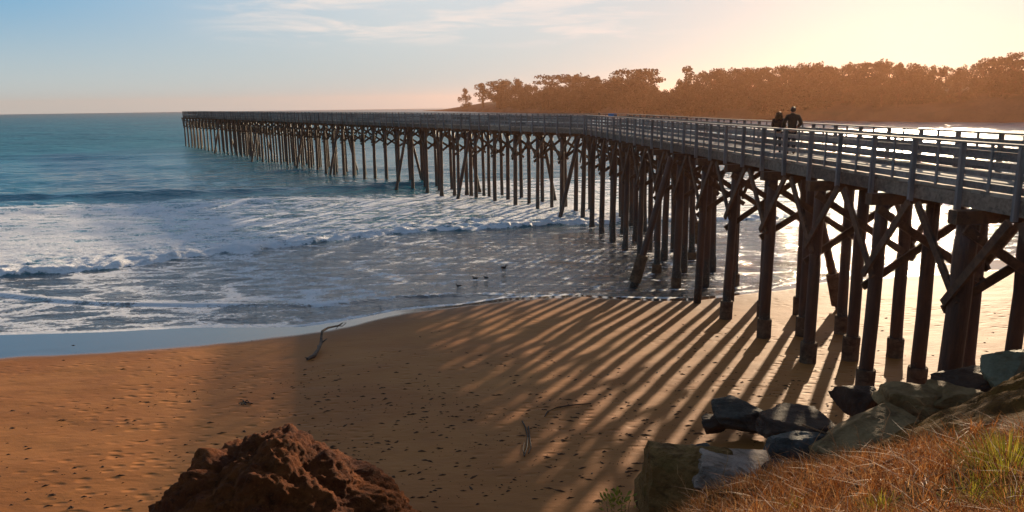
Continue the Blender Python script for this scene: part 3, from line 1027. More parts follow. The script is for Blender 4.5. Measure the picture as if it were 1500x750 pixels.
def person(loc, face, h, label, jacket, trousers, hair_mat, long_hair, elbow_out):
    root = empty('person', loc)
    tag(root, label, 'person')
    root.rotation_euler.z = face            # the figure is modelled facing +Y
    k = h / 1.75
    P = lambda *a: tuple(c * k for c in a)
    hd = 1.60
    # body: pelvis, spine, neck, head with nose, chin and ears; arms into the pockets with hands; legs and feet
    V = [P(0, 0, .95), P(0, .0, 1.15), P(0, -.01, 1.36), P(0, 0, 1.47), P(0, .01, 1.545), P(0, .015, hd), P(0, .01, 1.70)]
    E_ = [(0, 1), (1, 2), (2, 3), (3, 4), (4, 5), (5, 6)]
    Rr = [.125, .12, .13, .06, .062, .085, .06]
    def add(v, r, par):
        V.append(P(*v)); Rr.append(r); E_.append((par, len(V) - 1)); return len(V) - 1
    add((0, .115, hd - .02), .018, 5)
    for sx_ in (-1, 1):
        add((sx_ * .092, .0, hd - .01), .016, 5)
        a = add((sx_ * .19, -.01, 1.40), .065, 2)
        b = add((sx_ * elbow_out, -.05, 1.14), .047, a)
        c = add((sx_ * (elbow_out - .10), .15, 1.00), .034, b)
        pm = add((sx_ * (elbow_out - .14), .21, .975), .036, c)
        for q in range(4):
            f1 = add((sx_ * (elbow_out - .165), .245, .995 - .018 * q), .0095, pm)
            add((sx_ * (elbow_out - .21 + .008 * abs(q - 1)), .255, .985 - .018 * q), .0085, f1)
        th = add((sx_ * (elbow_out - .155), .225, 1.015), .010, pm); add((sx_ * (elbow_out - .19), .24, 1.025), .009, th)
        hp = add((sx_ * .09, 0, .88), .095, 0)
        kn = add((sx_ * .10, .02, .50), .058, hp)
        an = add((sx_ * .105, -.02, .09), .038, kn)
        add((sx_ * .115, .12, .04), .032, an)
    body = skin('body', V, E_, [r * k for r in Rr], M_SKIN, root)
    # padded jacket
    V = [P(0, 0, .86), P(0, 0, 1.0), P(0, -.01, 1.2), P(0, -.015, 1.38), P(0, 0, 1.50)]; E_ = [(0, 1), (1, 2), (2, 3), (3, 4)]
    Rr = [(.165, .14), (.175, .15), (.18, .155), (.17, .145), (.085, .085)]
    def add2(v, r, par):
        V.append(P(*v)); Rr.append(r); E_.append((par, len(V) - 1)); return len(V) - 1
    for sx_ in (-1, 1):
        a = add2((sx_ * .20, -.015, 1.39), .095, 3); b = add2((sx_ * (elbow_out + .015), -.055, 1.14), .08, a)
        add2((sx_ * (elbow_out - .085), .12, 1.02), .058, b)
    Rr = [tuple(q * k for q in r) if not np.isscalar(r) else r * k for r in Rr]
    jk = skin('jacket', V, E_, Rr, jacket, root)
    # trousers and shoes
    V = [P(0, 0, .93)]; E_ = []; Rr = [.15 * k]
    for sx_ in (-1, 1):
        V += [P(sx_ * .09, 0, .84), P(sx_ * .10, .02, .50), P(sx_ * .105, -.02, .08)]
        i = len(V); E_ += [(0, i - 3), (i - 3, i - 2), (i - 2, i - 1)]; Rr += [.11 * k, .078 * k, .062 * k]
    skin('trousers', V, E_, Rr, trousers, root)
    for sx_ in (-1, 1):
        blob('shoe', P(sx_ * .112, .055, .045), P(.05, .14, .05), M_SHOE, root, 2)
    if long_hair:
        blob('hair', P(0, -.03, 1.60), P(.135, .125, .15), hair_mat, root, 4, 0.25)
        blob('hair', P(0, -.085, 1.47), P(.155, .07, .16), hair_mat, root, 4, 0.3)
        blob('hood', P(0, -.05, 1.40), P(.17, .10, .09), jacket, root, 3, 0.1)
    else:
        blob('hair', P(0, -.012, 1.655), P(.098, .112, .10), hair_mat, root, 3, 0.1)
        blob('collar', P(0, -.02, 1.475), P(.115, .10, .06), jacket, root, 3, 0.05)
    return root


M_SHOE = plain('shoe_leather', (0.02, 0.018, 0.016), 0.5, 0.2)
M_JACK1 = plain('dark_jacket_cloth', (0.022, 0.020, 0.014), 0.75, 0.3, 30, 0.004)
M_JACK2 = plain('brown_jacket_cloth', (0.020, 0.013, 0.012), 0.75, 0.3, 30, 0.004)
M_TROU = plain('trouser_cloth', (0.02, 0.022, 0.03), 0.85, 0.2)
M_HAIR1 = plain('short_dark_hair', (0.025, 0.015, 0.010), 0.5, 0.3, 40)
M_HAIR2 = leaf_material('loose_fair_hair', [(0.10, 0.05, 0.02), (0.10, 0.05, 0.02)], 0.25, 0.45)


def deck_spot(x, off):
    """a place on the deck of the first straight seen in column x"""
    best = min(((abs(project(pp(0, s, off, 1.4))[0] - x), s) for s in np.arange(10, LEN0, 0.05)))
    return pp(0, best[1], off, 0.004)


person(deck_spot(1161.5, 1.55), R(-12), 1.77, 'taller person in a dark padded jacket seen from behind on the pier deck', M_JACK1, M_TROU, M_HAIR1, False, 0.30)
person(deck_spot(1141, 1.50), R(-20), 1.585, 'shorter person with loose sunlit hair beside the taller one on the pier', M_JACK2, M_TROU, M_HAIR2, True, 0.22)


# ------------------------------------------------------------------ rocks
_bm = bmesh.new(); bmesh.ops.create_icosphere(_bm, subdivisions=5, radius=1)
ICO_V = np.array([v.co[:] for v in _bm.verts]); ICO_V /= np.linalg.norm(ICO_V, axis=1)[:, None]; ICO_F = [tuple(v.index for v in f.verts) for f in _bm.faces]
_bm.free()


def rock(name, label, x, y, d, wpx, hpx, mat, seed, rz=0.0, depth=0.8, planes=13, rough=0.085, tilt=(0, 0), sink=0.0, cat='rock', group='boulders at the foot of the bank'):
    rng = np.random.default_rng(seed)
    sc = d / FPX
    w, h = wpx * sc / 2 * 1.02, hpx * sc / 2 * 1.06
    c = at(x, y, d); c[2] -= sink
    N = rng.normal(size=(planes, 3)); N /= np.linalg.norm(N, axis=1)[:, None]
    N = np.vstack([N, [(0, 0, 1), (0, 0, -1), (1, 0, 0.2), (-1, 0, 0.1), (0, -1, 0.3)]]); N /= np.linalg.norm(N, axis=1)[:, None]
    D = np.r_[0.60 + 0.42 * rng.random(planes), [0.82, 0.9, 0.9, 0.9, 0.9]]
    dt = ICO_V @ N.T
    q = np.where(dt > 0.02, D[None, :] / np.maximum(dt, 0.02), 9.0)
    rad = np.min(q, axis=1)
    soft = -np.log(np.sum(np.exp(-q * 55), axis=1)) / 55
    rad = np.minimum(rad, soft + 0.02)
    nz = np.array([mnoise.fractal(Vector((p * 1.8 + seed).tolist()), 0.9, 2.1, 5) for p in ICO_V])
    nz2 = np.array([mnoise.noise(Vector((p * 1.2 * np.array([1, 1, 3]) + seed * 2).tolist())) for p in ICO_V])
    nz3 = np.array([mnoise.fractal(Vector((p * 7.0 + seed).tolist()), 0.7, 2.2, 4) for p in ICO_V])
    rad = rad * (1 + rough * nz + rough * 0.8 * nz2 + 0.022 * nz3)
    v = ICO_V * rad[:, None] * np.array([w, w * depth, h]) / 0.9
    cx, sx_ = math.cos(rz), math.sin(rz)
    Rm = Matrix.Rotation(rz, 3, 'Z') @ Matrix.Rotation(tilt[0], 3, 'X') @ Matrix.Rotation(tilt[1], 3, 'Y')
    v = v @ np.array(Rm).T
    v = (v - (v.max(0) + v.min(0)) / 2) / ((v.max(0) - v.min(0)) / 2) * np.array([w, w * depth, h])
    me = bpy.data.meshes.new(name); me.from_pydata(v.tolist(), [], ICO_F)
    o = link_mesh(name, me, mat); o.location = Vector(c.tolist())
    tag(o, label, cat, group)
    return o


R_DARK = rock_material('dark_rock', (0.035, 0.027, 0.021), (0.095, 0.073, 0.055), (0.055, 0.045, 0.036), 1.3, 0.8, 0.08)
R_BLUE = rock_material('blue_grey_rock', (0.05, 0.045, 0.038), (0.135, 0.125, 0.11), (0.05, 0.03, 0.016), 1.2, 0.75, 0.09)
R_OLIVE = rock_material('olive_brown_rock', (0.17, 0.078, 0.020), (0.28, 0.145, 0.048), (0.08, 0.035, 0.010), 1.2, 0.8, 0.08, (0.12, 0.07, 0.014))
R_PALE = rock_material('pale_slab_rock', (0.20, 0.13, 0.09), (0.36, 0.26, 0.20), (0.10, 0.06, 0.04), 1.5, 0.75, 0.04)
R_TAN = rock_material('tan_rock', (0.16, 0.085, 0.03), (0.29, 0.175, 0.075), (0.08, 0.04, 0.014), 1.2, 0.75, 0.05)
R_MAROON = rock_material('dark_brown_rock', (0.035, 0.018, 0.012), (0.08, 0.042, 0.025), (0.05, 0.03, 0.02), 1.2, 0.7, 0.05)
R_GREEN = rock_material('grey_green_rock', (0.11, 0.10, 0.06), (0.19, 0.18, 0.115), (0.10, 0.07, 0.03), 1.0, 0.6, 0.05)

rock('boulder', 'dark layered boulder lying alone on the striped sand', 1090, 608, 18.3, 96, 46, R_DARK, 3, 0.2, 0.9, rough=0.10, tilt=(0, 0.12))
rock('boulder', 'small dark wedge of rock touching the left of the layered boulder', 1050, 619, 18.2, 48, 24, R_MAROON, 4, 0.5, 0.8, tilt=(0, -0.2))
rock('boulder', 'flat-topped dark brown boulder on top of the blue-grey one', 1165, 626, 15.6, 112, 44, R_MAROON, 5, 0.1, 0.9, tilt=(0.05, 0.05))
rock('boulder', 'blue-grey boulder with a shiny face under the flat dark one', 1168, 668, 14.8, 124, 78, R_BLUE, 6, 0.3, 0.8, rough=0.07)
rock('boulder', 'big squarish olive-brown boulder at the left end of the pile', 1008, 715, 14.0, 140, 124, R_OLIVE, 37, 0.1, 0.75, planes=9, rough=0.06)
rock('boulder', 'pale flat slab wedged behind the olive-brown boulder', 1072, 682, 13.7, 132, 40, R_PALE, 19, -0.1, 0.8, planes=8, rough=0.07, tilt=(0, 0.16))
rock('boulder', 'small blue-grey stone between olive-brown boulder and pale slab', 1026, 667, 14.4, 44, 26, R_BLUE, 9, 0.2, 0.8)
rock('boulder', 'upright dark boulder in front of the pile footings', 1258, 592, 17.2, 66, 54, R_MAROON, 10, 0.4, 0.9)
rock('boulder', 'leaning tan boulder with a pale sloping upper edge', 1262, 645, 14.4, 158, 76, R_TAN, 11, 0.25, 0.7, rough=0.035, tilt=(0.1, -0.5))
rock('boulder', 'rounded brown boulder half in shade right of the leaning tan one', 1345, 592, 15.4, 118, 62, R_TAN, 12, -0.2, 0.9)
rock('boulder', 'low dark boulder at the foot of the thick pier piles', 1425, 562, 15.8, 92, 34, R_MAROON, 13, 0.1, 0.9)
rock('boulder', 'smooth grey-green boulder at the top right of the pile', 1486, 541, 15.4, 88, 58, R_GREEN, 14, 0.3, 0.9, rough=0.03)
rock('boulder', 'dark boulder sunk in dry grass below the blue-grey one', 1196, 706, 12.8, 84, 62, R_MAROON, 15, 0.0, 0.9)
rock('boulder', 'mossy brown stone half buried in dry grass below the tan boulder', 1262, 702, 12.2, 70, 60, R_OLIVE, 16, 0.3, 0.9)
rock('boulder', 'small brown stone at the grass edge under the pale slab', 1102, 722, 12.6, 50, 44, R_TAN, 17, 0.2, 0.9)


rock('boulder', 'dark brown boulder filling the gap behind the small brown stone and pale slab', 1140, 712, 13.3, 90, 66, R_MAROON, 21, 0.2, 0.9)
rock('boulder', 'brown boulder tucked behind the bank between the rounded one and the low dark one', 1392, 588, 15.0, 80, 44, R_TAN, 23, 0.2, 0.9)


# the reddish outcrop below the camera
def outcrop():
    bm = bmesh.new(); bmesh.ops.create_icosphere(bm, subdivisions=7, radius=1)
    V = np.array([v.co[:] for v in bm.verts]); F = [tuple(v.index for v in f.verts) for f in bm.faces]; bm.free()
    V /= np.linalg.norm(V, axis=1)[:, None]
    d = 12.5; sc = d / FPX
    c = at(405, 775, d); c[2] -= 0.13
    out = np.zeros_like(V)
    th = np.arctan2(V[:, 2], V[:, 0])
    # silhouette radius over the angle seen from the camera (photo pixels from the centre point)
    sil = np.array([(620, 775), (600, 748), (560, 714), (520, 690), (495, 671), (470, 655), (440, 633), (412, 625), (395, 631), (365, 641), (340, 654), (312, 650), (290, 661), (262, 690), (235, 716), (212, 750), (195, 775)], float)
    ang = np.arctan2(775 - sil[:, 1], sil[:, 0] - 405); radp = np.hypot(775 - sil[:, 1], sil[:, 0] - 405) * sc
    rs = np.interp(np.clip(th, 0, math.pi), ang, radp)
    rs = np.where(th < 0, np.where(np.abs(th) < math.pi / 2, radp[0], radp[-1]), rs)
    rho = np.hypot(V[:, 0], V[:, 2])
    base = np.stack([V[:, 0] * rs, V[:, 1] * 1.9, V[:, 2] * rs], 1)
    k = np.zeros(len(V))
    for i, p in enumerate(base):
        q = p + np.array(mnoise.noise_vector(Vector((p * 1.1).tolist()))) * 0.35
        vd = mnoise.voronoi(Vector((q * np.array([0.95, 0.95, 0.6]) + 7.1).tolist()))[0]
        v2 = mnoise.voronoi(Vector((q * np.array([2.6, 2.6, 1.6]) + 1.7).tolist()))[0]
        b = mnoise.fractal(Vector((p * 5.0).tolist()), 0.75, 2.1, 7)
        k[i] = 0.17 * (min(vd[1] - vd[0], 0.45) - 0.22) + 0.045 * (min(v2[1] - v2[0], 0.4) - 0.2) + 0.042 * b
    out = base * (1 + (k * 0.9)[:, None]) + V * k[:, None] * 0.5
    me = bpy.data.meshes.new('outcrop'); me.from_pydata(out.tolist(), [], F)
    me.polygons.foreach_set('use_smooth', [True] * len(me.polygons))
    m, nt, b = new_mat('red_earth_rock')
    P = pos(nt)
    a = noise(nt, P, 1.3, 7, 0.65, 0.5); f2 = noise(nt, P, 7, 6, 0.75); f3 = noise(nt, P, 30, 4, 0.7)
    col = mixc(nt, smooth(nt, a, 0.35, 0.65), (0.080, 0.018, 0.005), (0.20, 0.056, 0.012))
    col = mixc(nt, smooth(nt, f2, 0.48, 0.7, 0, 0.8), col, (0.026, 0.008, 0.003))
    col = mixc(nt, smooth(nt, f3, 0.55, 0.75, 0, 0.7), col, (0.28, 0.105, 0.028))
    lk(nt, col, b.inputs['Base Color']); b.inputs['Roughness'].default_value = 0.85; b.inputs['Specular IOR Level'].default_value = 0.12
    bn = nd(nt, 'ShaderNodeBump'); bn.inputs['Distance'].default_value = 0.10; bn.inputs['Strength'].default_value = 1.0
    lk(nt, mathn(nt, 'ADD', mathn(nt, 'ADD', a, f2), mathn(nt, 'MULTIPLY', f3, 0.4)), bn.inputs['Height']); lk(nt, bn.outputs[0], b.inputs['Normal'])
    o = link_mesh('rock_outcrop', me, m); o.location = Vector(c.tolist())
    tag(o, 'big crumbly reddish rock mound rising from the bottom of the beach', 'rock')


outcrop()

# ------------------------------------------------------------------ grassy bank under the camera
ctrl = []
for x, y, d in ((1620, 505, 9.3), (1500, 545, 9.5), (1440, 575, 10.0), (1390, 598, 10.4), (1340, 625, 10.8), (1300, 650, 11.0), (1240, 690, 11.0),
                (1620, 590, 7.4), (1500, 622, 7.5), (1400, 642, 7.9), (1300, 668, 8.4), (1200, 692, 8.9), (1110, 708, 9.4), (1030, 738, 9.6), (985, 762, 9.6),
                (1500, 690, 6.0), (1300, 710, 6.7), (1150, 730, 7.8), (1500, 760, 4.9), (1300, 765, 5.5), (1100, 765, 7.2), (1700, 760, 4.6)):
    ctrl.append(at(x, y, d))
for x, y, d, dy, dz in ((1620, 505, 9.3, 3.2, -3.6), (1500, 545, 9.5, 3.2, -3.4), (1390, 598, 10.4, 2.8, -3.0), (1300, 650, 11.0, 2.4, -2.8), (1200, 692, 10.4, 2.2, -2.6), (1030, 738, 9.6, 2.0, -2.6)):
    p = at(x, y, d); ctrl.append(p + np.array([-0.3, dy, dz]))
ctrl += [np.array(p, float) for p in ((1.2, 8.6, 2.6), (0.4, 9.5, 1.0), (0.0, 7.0, 3.4), (-1.0, 8.0, 1.0), (0.8, 5.0, 5.4), (-2, 5.0, 4.0), (1, 2.5, 7.0), (4, 1.5, 7.2), (8, 1.5, 7.3), (-3, 2, 6.6), (13, 4, 6.6), (13, 8, 6.0), (13, 12, 2.5), (0, 12, 0.4), (5, 15, 0.2), (12, 15.5, 0.6), (8, 14.2, 1.2))]
ctrl = np.array(ctrl)


def tps(c):
    n = len(c); d = np.hypot(c[:, None, 0] - c[None, :, 0], c[:, None, 1] - c[None, :, 1])
    K = np.where(d > 0, d * d * np.log(d + 1e-12), 0) + 0.02 * np.eye(n)
    Pm_ = np.c_[np.ones(n), c[:, :2]]
    A = np.block([[K, Pm_], [Pm_.T, np.zeros((3, 3))]])
    return np.linalg.solve(A, np.r_[c[:, 2], 0, 0, 0])


TW = tps(ctrl)


def bank_z(X, Y):
    d = np.hypot(X[:, None] - ctrl[None, :, 0], Y[:, None] - ctrl[None, :, 1])
    return np.where(d > 0, d * d * np.log(d + 1e-12), 0) @ TW[:-3] + TW[-3] + TW[-2] * X + TW[-1] * Y


bgx = np.arange(-2.0, 13.0, 0.055); bgy = np.arange(1.5, 15.0, 0.055)
BX, BY = np.meshgrid(bgx, bgy); bfx, bfy = BX.ravel(), BY.ravel()
bz = bank_z(bfx, bfy)
_u = bfx * 0.86 + bfy * 0.5; _v = -bfx * 0.5 + bfy * 0.86
bz = bz + 0.26 * (np.abs(fbm(_u * 2.2, _v * 0.5, 4, 88) - 0.5) * 2 - 0.3) * sstep(6.6, 8.6, bfy) + 0.16 * (fbm(bfx * 1.1, bfy * 1.1, 4, 81) - 0.5) + 0.11 * (fbm(bfx * 4, bfy * 4, 4, 82) - 0.5)
m, nt, b = new_mat('bank_earth')
P = pos(nt)
a = noise(nt, P, 1.5, 7, 0.65, 0.5); st = noise(nt, mapping(nt, P, (1, 1, 1), (0, 0, 0.6)), 5, 6, 0.7, 1.0); f3 = noise(nt, P, 26, 4, 0.7)
col = mixc(nt, smooth(nt, a, 0.35, 0.65), (0.07, 0.030, 0.006), (0.15, 0.070, 0.012))
col = mixc(nt, smooth(nt, st, 0.48, 0.68, 0, 0.8), col, (0.045, 0.018, 0.006))
col = mixc(nt, smooth(nt, f3, 0.55, 0.75, 0, 0.6), col, (0.20, 0.11, 0.025))
lk(nt, col, b.inputs['Base Color']); b.inputs['Roughness'].default_value = 0.9; b.inputs['Specular IOR Level'].default_value = 0.08
bn = nd(nt, 'ShaderNodeBump'); bn.inputs['Distance'].default_value = 0.07
lk(nt, mathn(nt, 'ADD', mathn(nt, 'ADD', a, st), mathn(nt, 'MULTIPLY', f3, 0.5)), bn.inputs['Height']); lk(nt, bn.outputs[0], b.inputs['Normal'])
bank = grid_mesh('bank', np.stack([bfx, bfy, bz], 1), len(bgy), len(bgx), m)
tag(bank, kind='structure')
BZ = bz.reshape(BX.shape)


def bz_at(x, y):
    i = (np.asarray(y) - bgy[0]) / 0.055; j = (np.asarray(x) - bgx[0]) / 0.055
    i = np.clip(i, 0, len(bgy) - 1.001); j = np.clip(j, 0, len(bgx) - 1.001)
    return BZ[i.astype(int), j.astype(int)]


def proj_arr(X, Y, Z):
    q = np.stack([X, Y, Z - EYE], 1); d = q @ CAM_F
    return 750 + FPX * (q @ CAM_R) / d, 375 - FPX * (q @ CAM_U) / d, d


M_DRY = leaf_material('dry_grass_blades', [(0.15, 0.042, 0.010), (0.38, 0.125, 0.027), (0.56, 0.23, 0.06), (0.68, 0.40, 0.17)], 0.4, 0.95)
M_GRN = leaf_material('green_grass_blades', [(0.12, 0.13, 0.012), (0.28, 0.25, 0.025), (0.48, 0.36, 0.05)], 0.45)


def blades(name, X, Y, Z, H, W, mat, lean=0.6, seed=0):
    rng = np.random.default_rng(seed); n = len(X)
    az = rng.random(n) * 2 * np.pi; ln = lean * (0.3 + rng.random(n)); H = H * (0.6 + 0.8 * rng.random(n))
    dx, dy = np.cos(az), np.sin(az); sxv, syv = -dy, dx
    rows = []
    for t, wf in ((0, 1.0), (0.4, 0.85), (0.75, 0.55), (1.0, 0.08)):
        bend = ln * t ** 1.8
        cx = X + dx * H * bend; cy_ = Y + dy * H * bend; cz = Z - 0.02 + H * t * np.sqrt(np.clip(1 - 0.35 * ln * t, 0.2, 1))
        for sg in (-1, 1):
            rows.append(np.stack([cx + sxv * W * wf * sg / 2, cy_ + syv * W * wf * sg / 2, cz], 1))
    V = np.stack(rows, 1).reshape(-1, 3)
    base = np.arange(n)[:, None] * 8
    F = np.concatenate([base + np.array([2 * k, 2 * k + 1, 2 * k + 3, 2 * k + 2])[None, :] for k in range(3)], 1).reshape(-1, 4)
    me = bpy.data.meshes.new(name); me.vertices.add(len(V)); me.vertices.foreach_set('co', V.astype(np.float32).ravel())
    me.loops.add(F.size); me.loops.foreach_set('vertex_index', F.astype(np.int32).ravel())
    me.polygons.add(len(F)); me.polygons.foreach_set('loop_start', np.arange(0, F.size, 4, dtype=np.int32)); me.update(calc_edges=True)
    a_ = me.attributes.new('shade', 'FLOAT', 'POINT'); a_.data.foreach_set('value', np.repeat(rng.random(n) ** 1.3, 8).astype(np.float32))
    return link_mesh(name, me, mat)


def grass_field():
    rng = np.random.default_rng(31); n = 260000
    X = rng.uniform(-0.5, 11, n); Y = rng.uniform(2.2, 11.5, n); Z = bz_at(X, Y)
    px, py, d = proj_arr(X, Y, Z)
    lim = np.interp(px, [900, 985, 1030, 1110, 1200, 1300, 1400, 1500, 1700], [790, 748, 732, 700, 684, 662, 640, 624, 585])
    dens = fbm(X * 1.6, Y * 1.6, 3, 91)
    keep = (py > lim - 14 * (dens - 0.4)) & (py < 830) & (px < 1620) & (px > 940) & (rng.random(n) < 0.20 + 1.1 * (dens - 0.32))
    X, Y, Z = X[keep], Y[keep], Z[keep]
    o = blades('dry_grass', X, Y, Z, 0.17, 0.0085, M_DRY, 1.3, 5); tag(o, 'matted reddish dry grass covering the bank at the bottom corner', 'grass', kind='stuff')
    # fallen pale straw
    k = rng.random(len(X)) < 0.07
    X, Y, Z = X[k], Y[k], Z[k]
    o = blades('fallen_straw', X, Y, Z + 0.05, 0.13, 0.007, leaf_material('pale_straw', [(0.34, 0.16, 0.08), (0.50, 0.27, 0.15), (0.70, 0.50, 0.36)], 0.2), 2.4, 6)
    tag(o, 'pale fallen straw lying over the dry bank grass', 'straw', kind='stuff')


grass_field()


def tuft(x, y, d, n, h, rad, label, seed, name='grass_tuft', group='green tufts on the bank', w=0.008):
    rng = np.random.default_rng(seed); c = at(x, y, d)
    a = rng.random(n) * 6.28; q = rad * np.sqrt(rng.random(n))
    X = c[0] + np.cos(a) * q; Y = c[1] + np.sin(a) * q; Z = bz_at(X, Y)
    o = blades(name, X, Y, Z, h, w, M_GRN, 0.8, seed)
    tag(o, label, 'grass', group)
    return o


tuft(1478, 700, 6.0, 420, 0.24, 0.34, 'tallest yellow-green grass tuft at the right edge of the bank', 41)
tuft(1425, 735, 5.6, 110, 0.15, 0.20, 'small green tuft just left of the tallest tuft on the bank', 42)
tuft(1490, 752, 5.1, 200, 0.16, 0.24, 'low green tuft in the bottom right corner of the bank', 43)
tuft(1290, 752, 5.9, 110, 0.14, 0.16, 'yellow-green tuft at the bottom edge in the middle of the dry grass', 44)
tuft(1160, 748, 7.2, 60, 0.14, 0.10, 'thin green sprig beside the dry stick on the bank', 45)

# dry stalks standing against the rocks, sticks lying in the grass
rngs = np.random.default_rng(77)
M_STALK = plain('dry_stalk', (0.34, 0.19, 0.08), 0.8, 0.3)
for i, (x, y, d, h, lean_) in enumerate(((1285, 690, 8.2, .55, .2), (1262, 690, 8.4, .45, -.15), (1330, 668, 8.0, .5, .3), (1228, 705, 8.6, .5, -.3), (1130, 722, 9.0, .42, -.25),
                                         (1010, 752, 9.6, .45, -.35), (1055, 744, 9.4, .42, .2), (1180, 700, 9.0, .5, .35), (1375, 655, 7.6, .4, .4))):
    p = at(x, y, d); p[2] = bz_at(p[0], p[1])
    mb = MB(); pts = [p + np.array([lean_ * h * t * t, 0.05 * t, h * t]) for t in np.linspace(0, 1, 6)]
    mb.tube(pts, np.linspace(0.006, 0.0025, 6), 5)
    for k in range(5):
        q = pts[2 + k % 4]; e = q + np.array([rngs.normal() * 0.06, rngs.normal() * 0.05, 0.05 + 0.05 * rngs.random()])
        mb.tube([q, (q + e) / 2 + [0, 0, .01], e], [0.003, 0.0025, 0.002], 4)
    tag(mb.build('dry_weed', M_STALK, origin=p), 'thin dry weed stalk standing up from the edge of the grassy bank', 'weed', 'dry weed stalks on the bank')
for pts, r, lab in ((((1165, 742, 7.4), (1215, 728, 7.6), (1290, 712, 7.4), (1340, 700, 7.3)), 0.018, 'long dark dry stick lying across the bank grass'),
                    (((1175, 622, 14.9), (1225, 640, 14.4)), 0.02, 'straight bleached stick leaning on the flat dark boulder'),
                    (((1360, 735, 5.9), (1440, 738, 5.7), (1500, 738, 5.5)), 0.009, 'thin dark twig lying below the green tuft')):
    P3 = []
    for x, y, d in pts:
        p = at(x, y, d)
        if d < 10: p[2] = bz_at(p[0], p[1]) + 0.05
        P3.append(p)
    mb = MB(); mb.tube(P3, np.linspace(r, r * 0.6, len(P3)), 7, 0.15)
    tag(mb.build('stick', plain('dry_stick', (0.20, 0.10, 0.05), 0.85, 0.4, 12), origin=P3[0]), lab, 'stick', 'sticks among the grass and rocks')

# leafy plant just showing at the bottom edge
mb = MB(); rg = np.random.default_rng(5)
c = at(905, 752, 11.8)
vs, fs, sh = [], [], []
for k in range(90):
    a = rg.random() * 6.28; q = 0.26 * math.sqrt(rg.random()); z = 0.05 + 0.22 * rg.random()
    p = np.array([math.cos(a) * q, math.sin(a) * q, z]); t = np.array([math.cos(a), math.sin(a), 0.4 + rg.random()]); t /= np.linalg.norm(t)
    s = np.cross(t, [0, 0, 1]); s /= np.linalg.norm(s); n = len(vs); l = 0.06 + 0.05 * rg.random()
    vs += [p, p + t * l * 0.5 + s * l * 0.3, p + t * l, p + t * l * 0.5 - s * l * 0.3]; fs.append((n, n + 1, n + 2, n + 3)); sh += [rg.random()] * 4
me = bpy.data.meshes.new('shrub'); me.from_pydata([tuple(v) for v in vs], [], fs); a_ = me.attributes.new('shade', 'FLOAT', 'POINT'); a_.data.foreach_set('value', sh)
plant = empty('leafy_plant', c); tag(plant, 'small yellow-green leafy plant peeping up from the bottom edge', 'plant')
link_mesh('leaves', me, M_GRN, plant)
mb = MB()
for k in range(6):
    a = k * 1.05; mb.tube([(0.02 * math.cos(a), 0.02 * math.sin(a), -1.6), (0.1 * math.cos(a), 0.1 * math.sin(a), -0.5), (0.18 * math.cos(a), 0.18 * math.sin(a), 0.2)], [0.012, 0.009, 0.005], 5)
v = np.concatenate(mb.v); sm = bpy.data.meshes.new('stems'); sm.from_pydata(v.tolist(), [], mb.f); link_mesh('stems', sm, M_STALK, plant)

# ------------------------------------------------------------------ small things on the sand
M_DRIFT = wood('driftwood', (0.04, 0.024, 0.015), (0.15, 0.10, 0.068), (3, 3, 3), 0, 0.85, 0.02)


def on_sand(x, y, up=0.0):
    p = ground(x, y, 0.3)
    for _ in range(6):
        p = ground(x, y, sz(p[0], p[1]) + up)
    return p


mb = MB()
tr = [(450, 526, .05), (460, 521, .08), (466, 512, .14), (470, 503, .22), (471, 492, .40), (472, 485, .55), (481, 480, .58), (496, 477, .5), (502, 473, .5)]
P3 = [on_sand(x, y, u) for x, y, u in tr]
mb.tube(P3, [0.055, 0.07, 0.06, 0.06, 0.05, 0.045, 0.04, 0.035, 0.02], 8, 0.25)
for a_pts, r in ((((470, 503, .22), (475, 499, .3), (479, 496, .3)), .03), (((496, 477, .5), (501, 478, .4), (507, 473, .35), (504, 472, .5)), .02), (((466, 512, .14), (465, 506, .1)), .03), (((496, 477, .5), (492, 482, .3)), .02)):
    mb.tube([on_sand(*q) for q in a_pts], np.linspace(r, r * 0.5, len(a_pts)), 7, 0.2)
tag(mb.build('driftwood_branch', M_DRIFT, origin=P3[0]), 'crooked driftwood branch lying at the edge of the wet sand', 'driftwood')

M_KELP = plain('dried_kelp', (0.03, 0.014, 0.007), 0.6, 0.4, 8)
for lab, runs in (('looped strand of dark kelp stalks lying on the striped sand', [[(765, 617), (770, 626), (773, 640), (772, 655), (768, 668), (766, 660), (768, 648)], [(774, 625), (776, 640), (778, 655), (774, 664)]]),
                  ('long thin kelp strand curving over the sand above the looped one', [[(802, 603), (815, 597), (832, 594), (852, 592), (866, 591)], [(802, 603), (798, 610)]]),
                  ('small reddish clump of seaweed lying on the left part of the beach', [[(350, 591), (356, 588), (364, 590), (370, 591)], [(354, 592), (362, 586), (367, 592)], [(356, 586), (360, 593)]])):
    mb = MB()
    for run in runs:
        mb.tube([on_sand(x, y, 0.03) for x, y in run], np.linspace(0.02, 0.012, len(run)), 7, 0.3)
    tag(mb.build('kelp', M_KELP, origin=on_sand(*runs[0][0])), lab, 'kelp', 'seaweed on the beach')


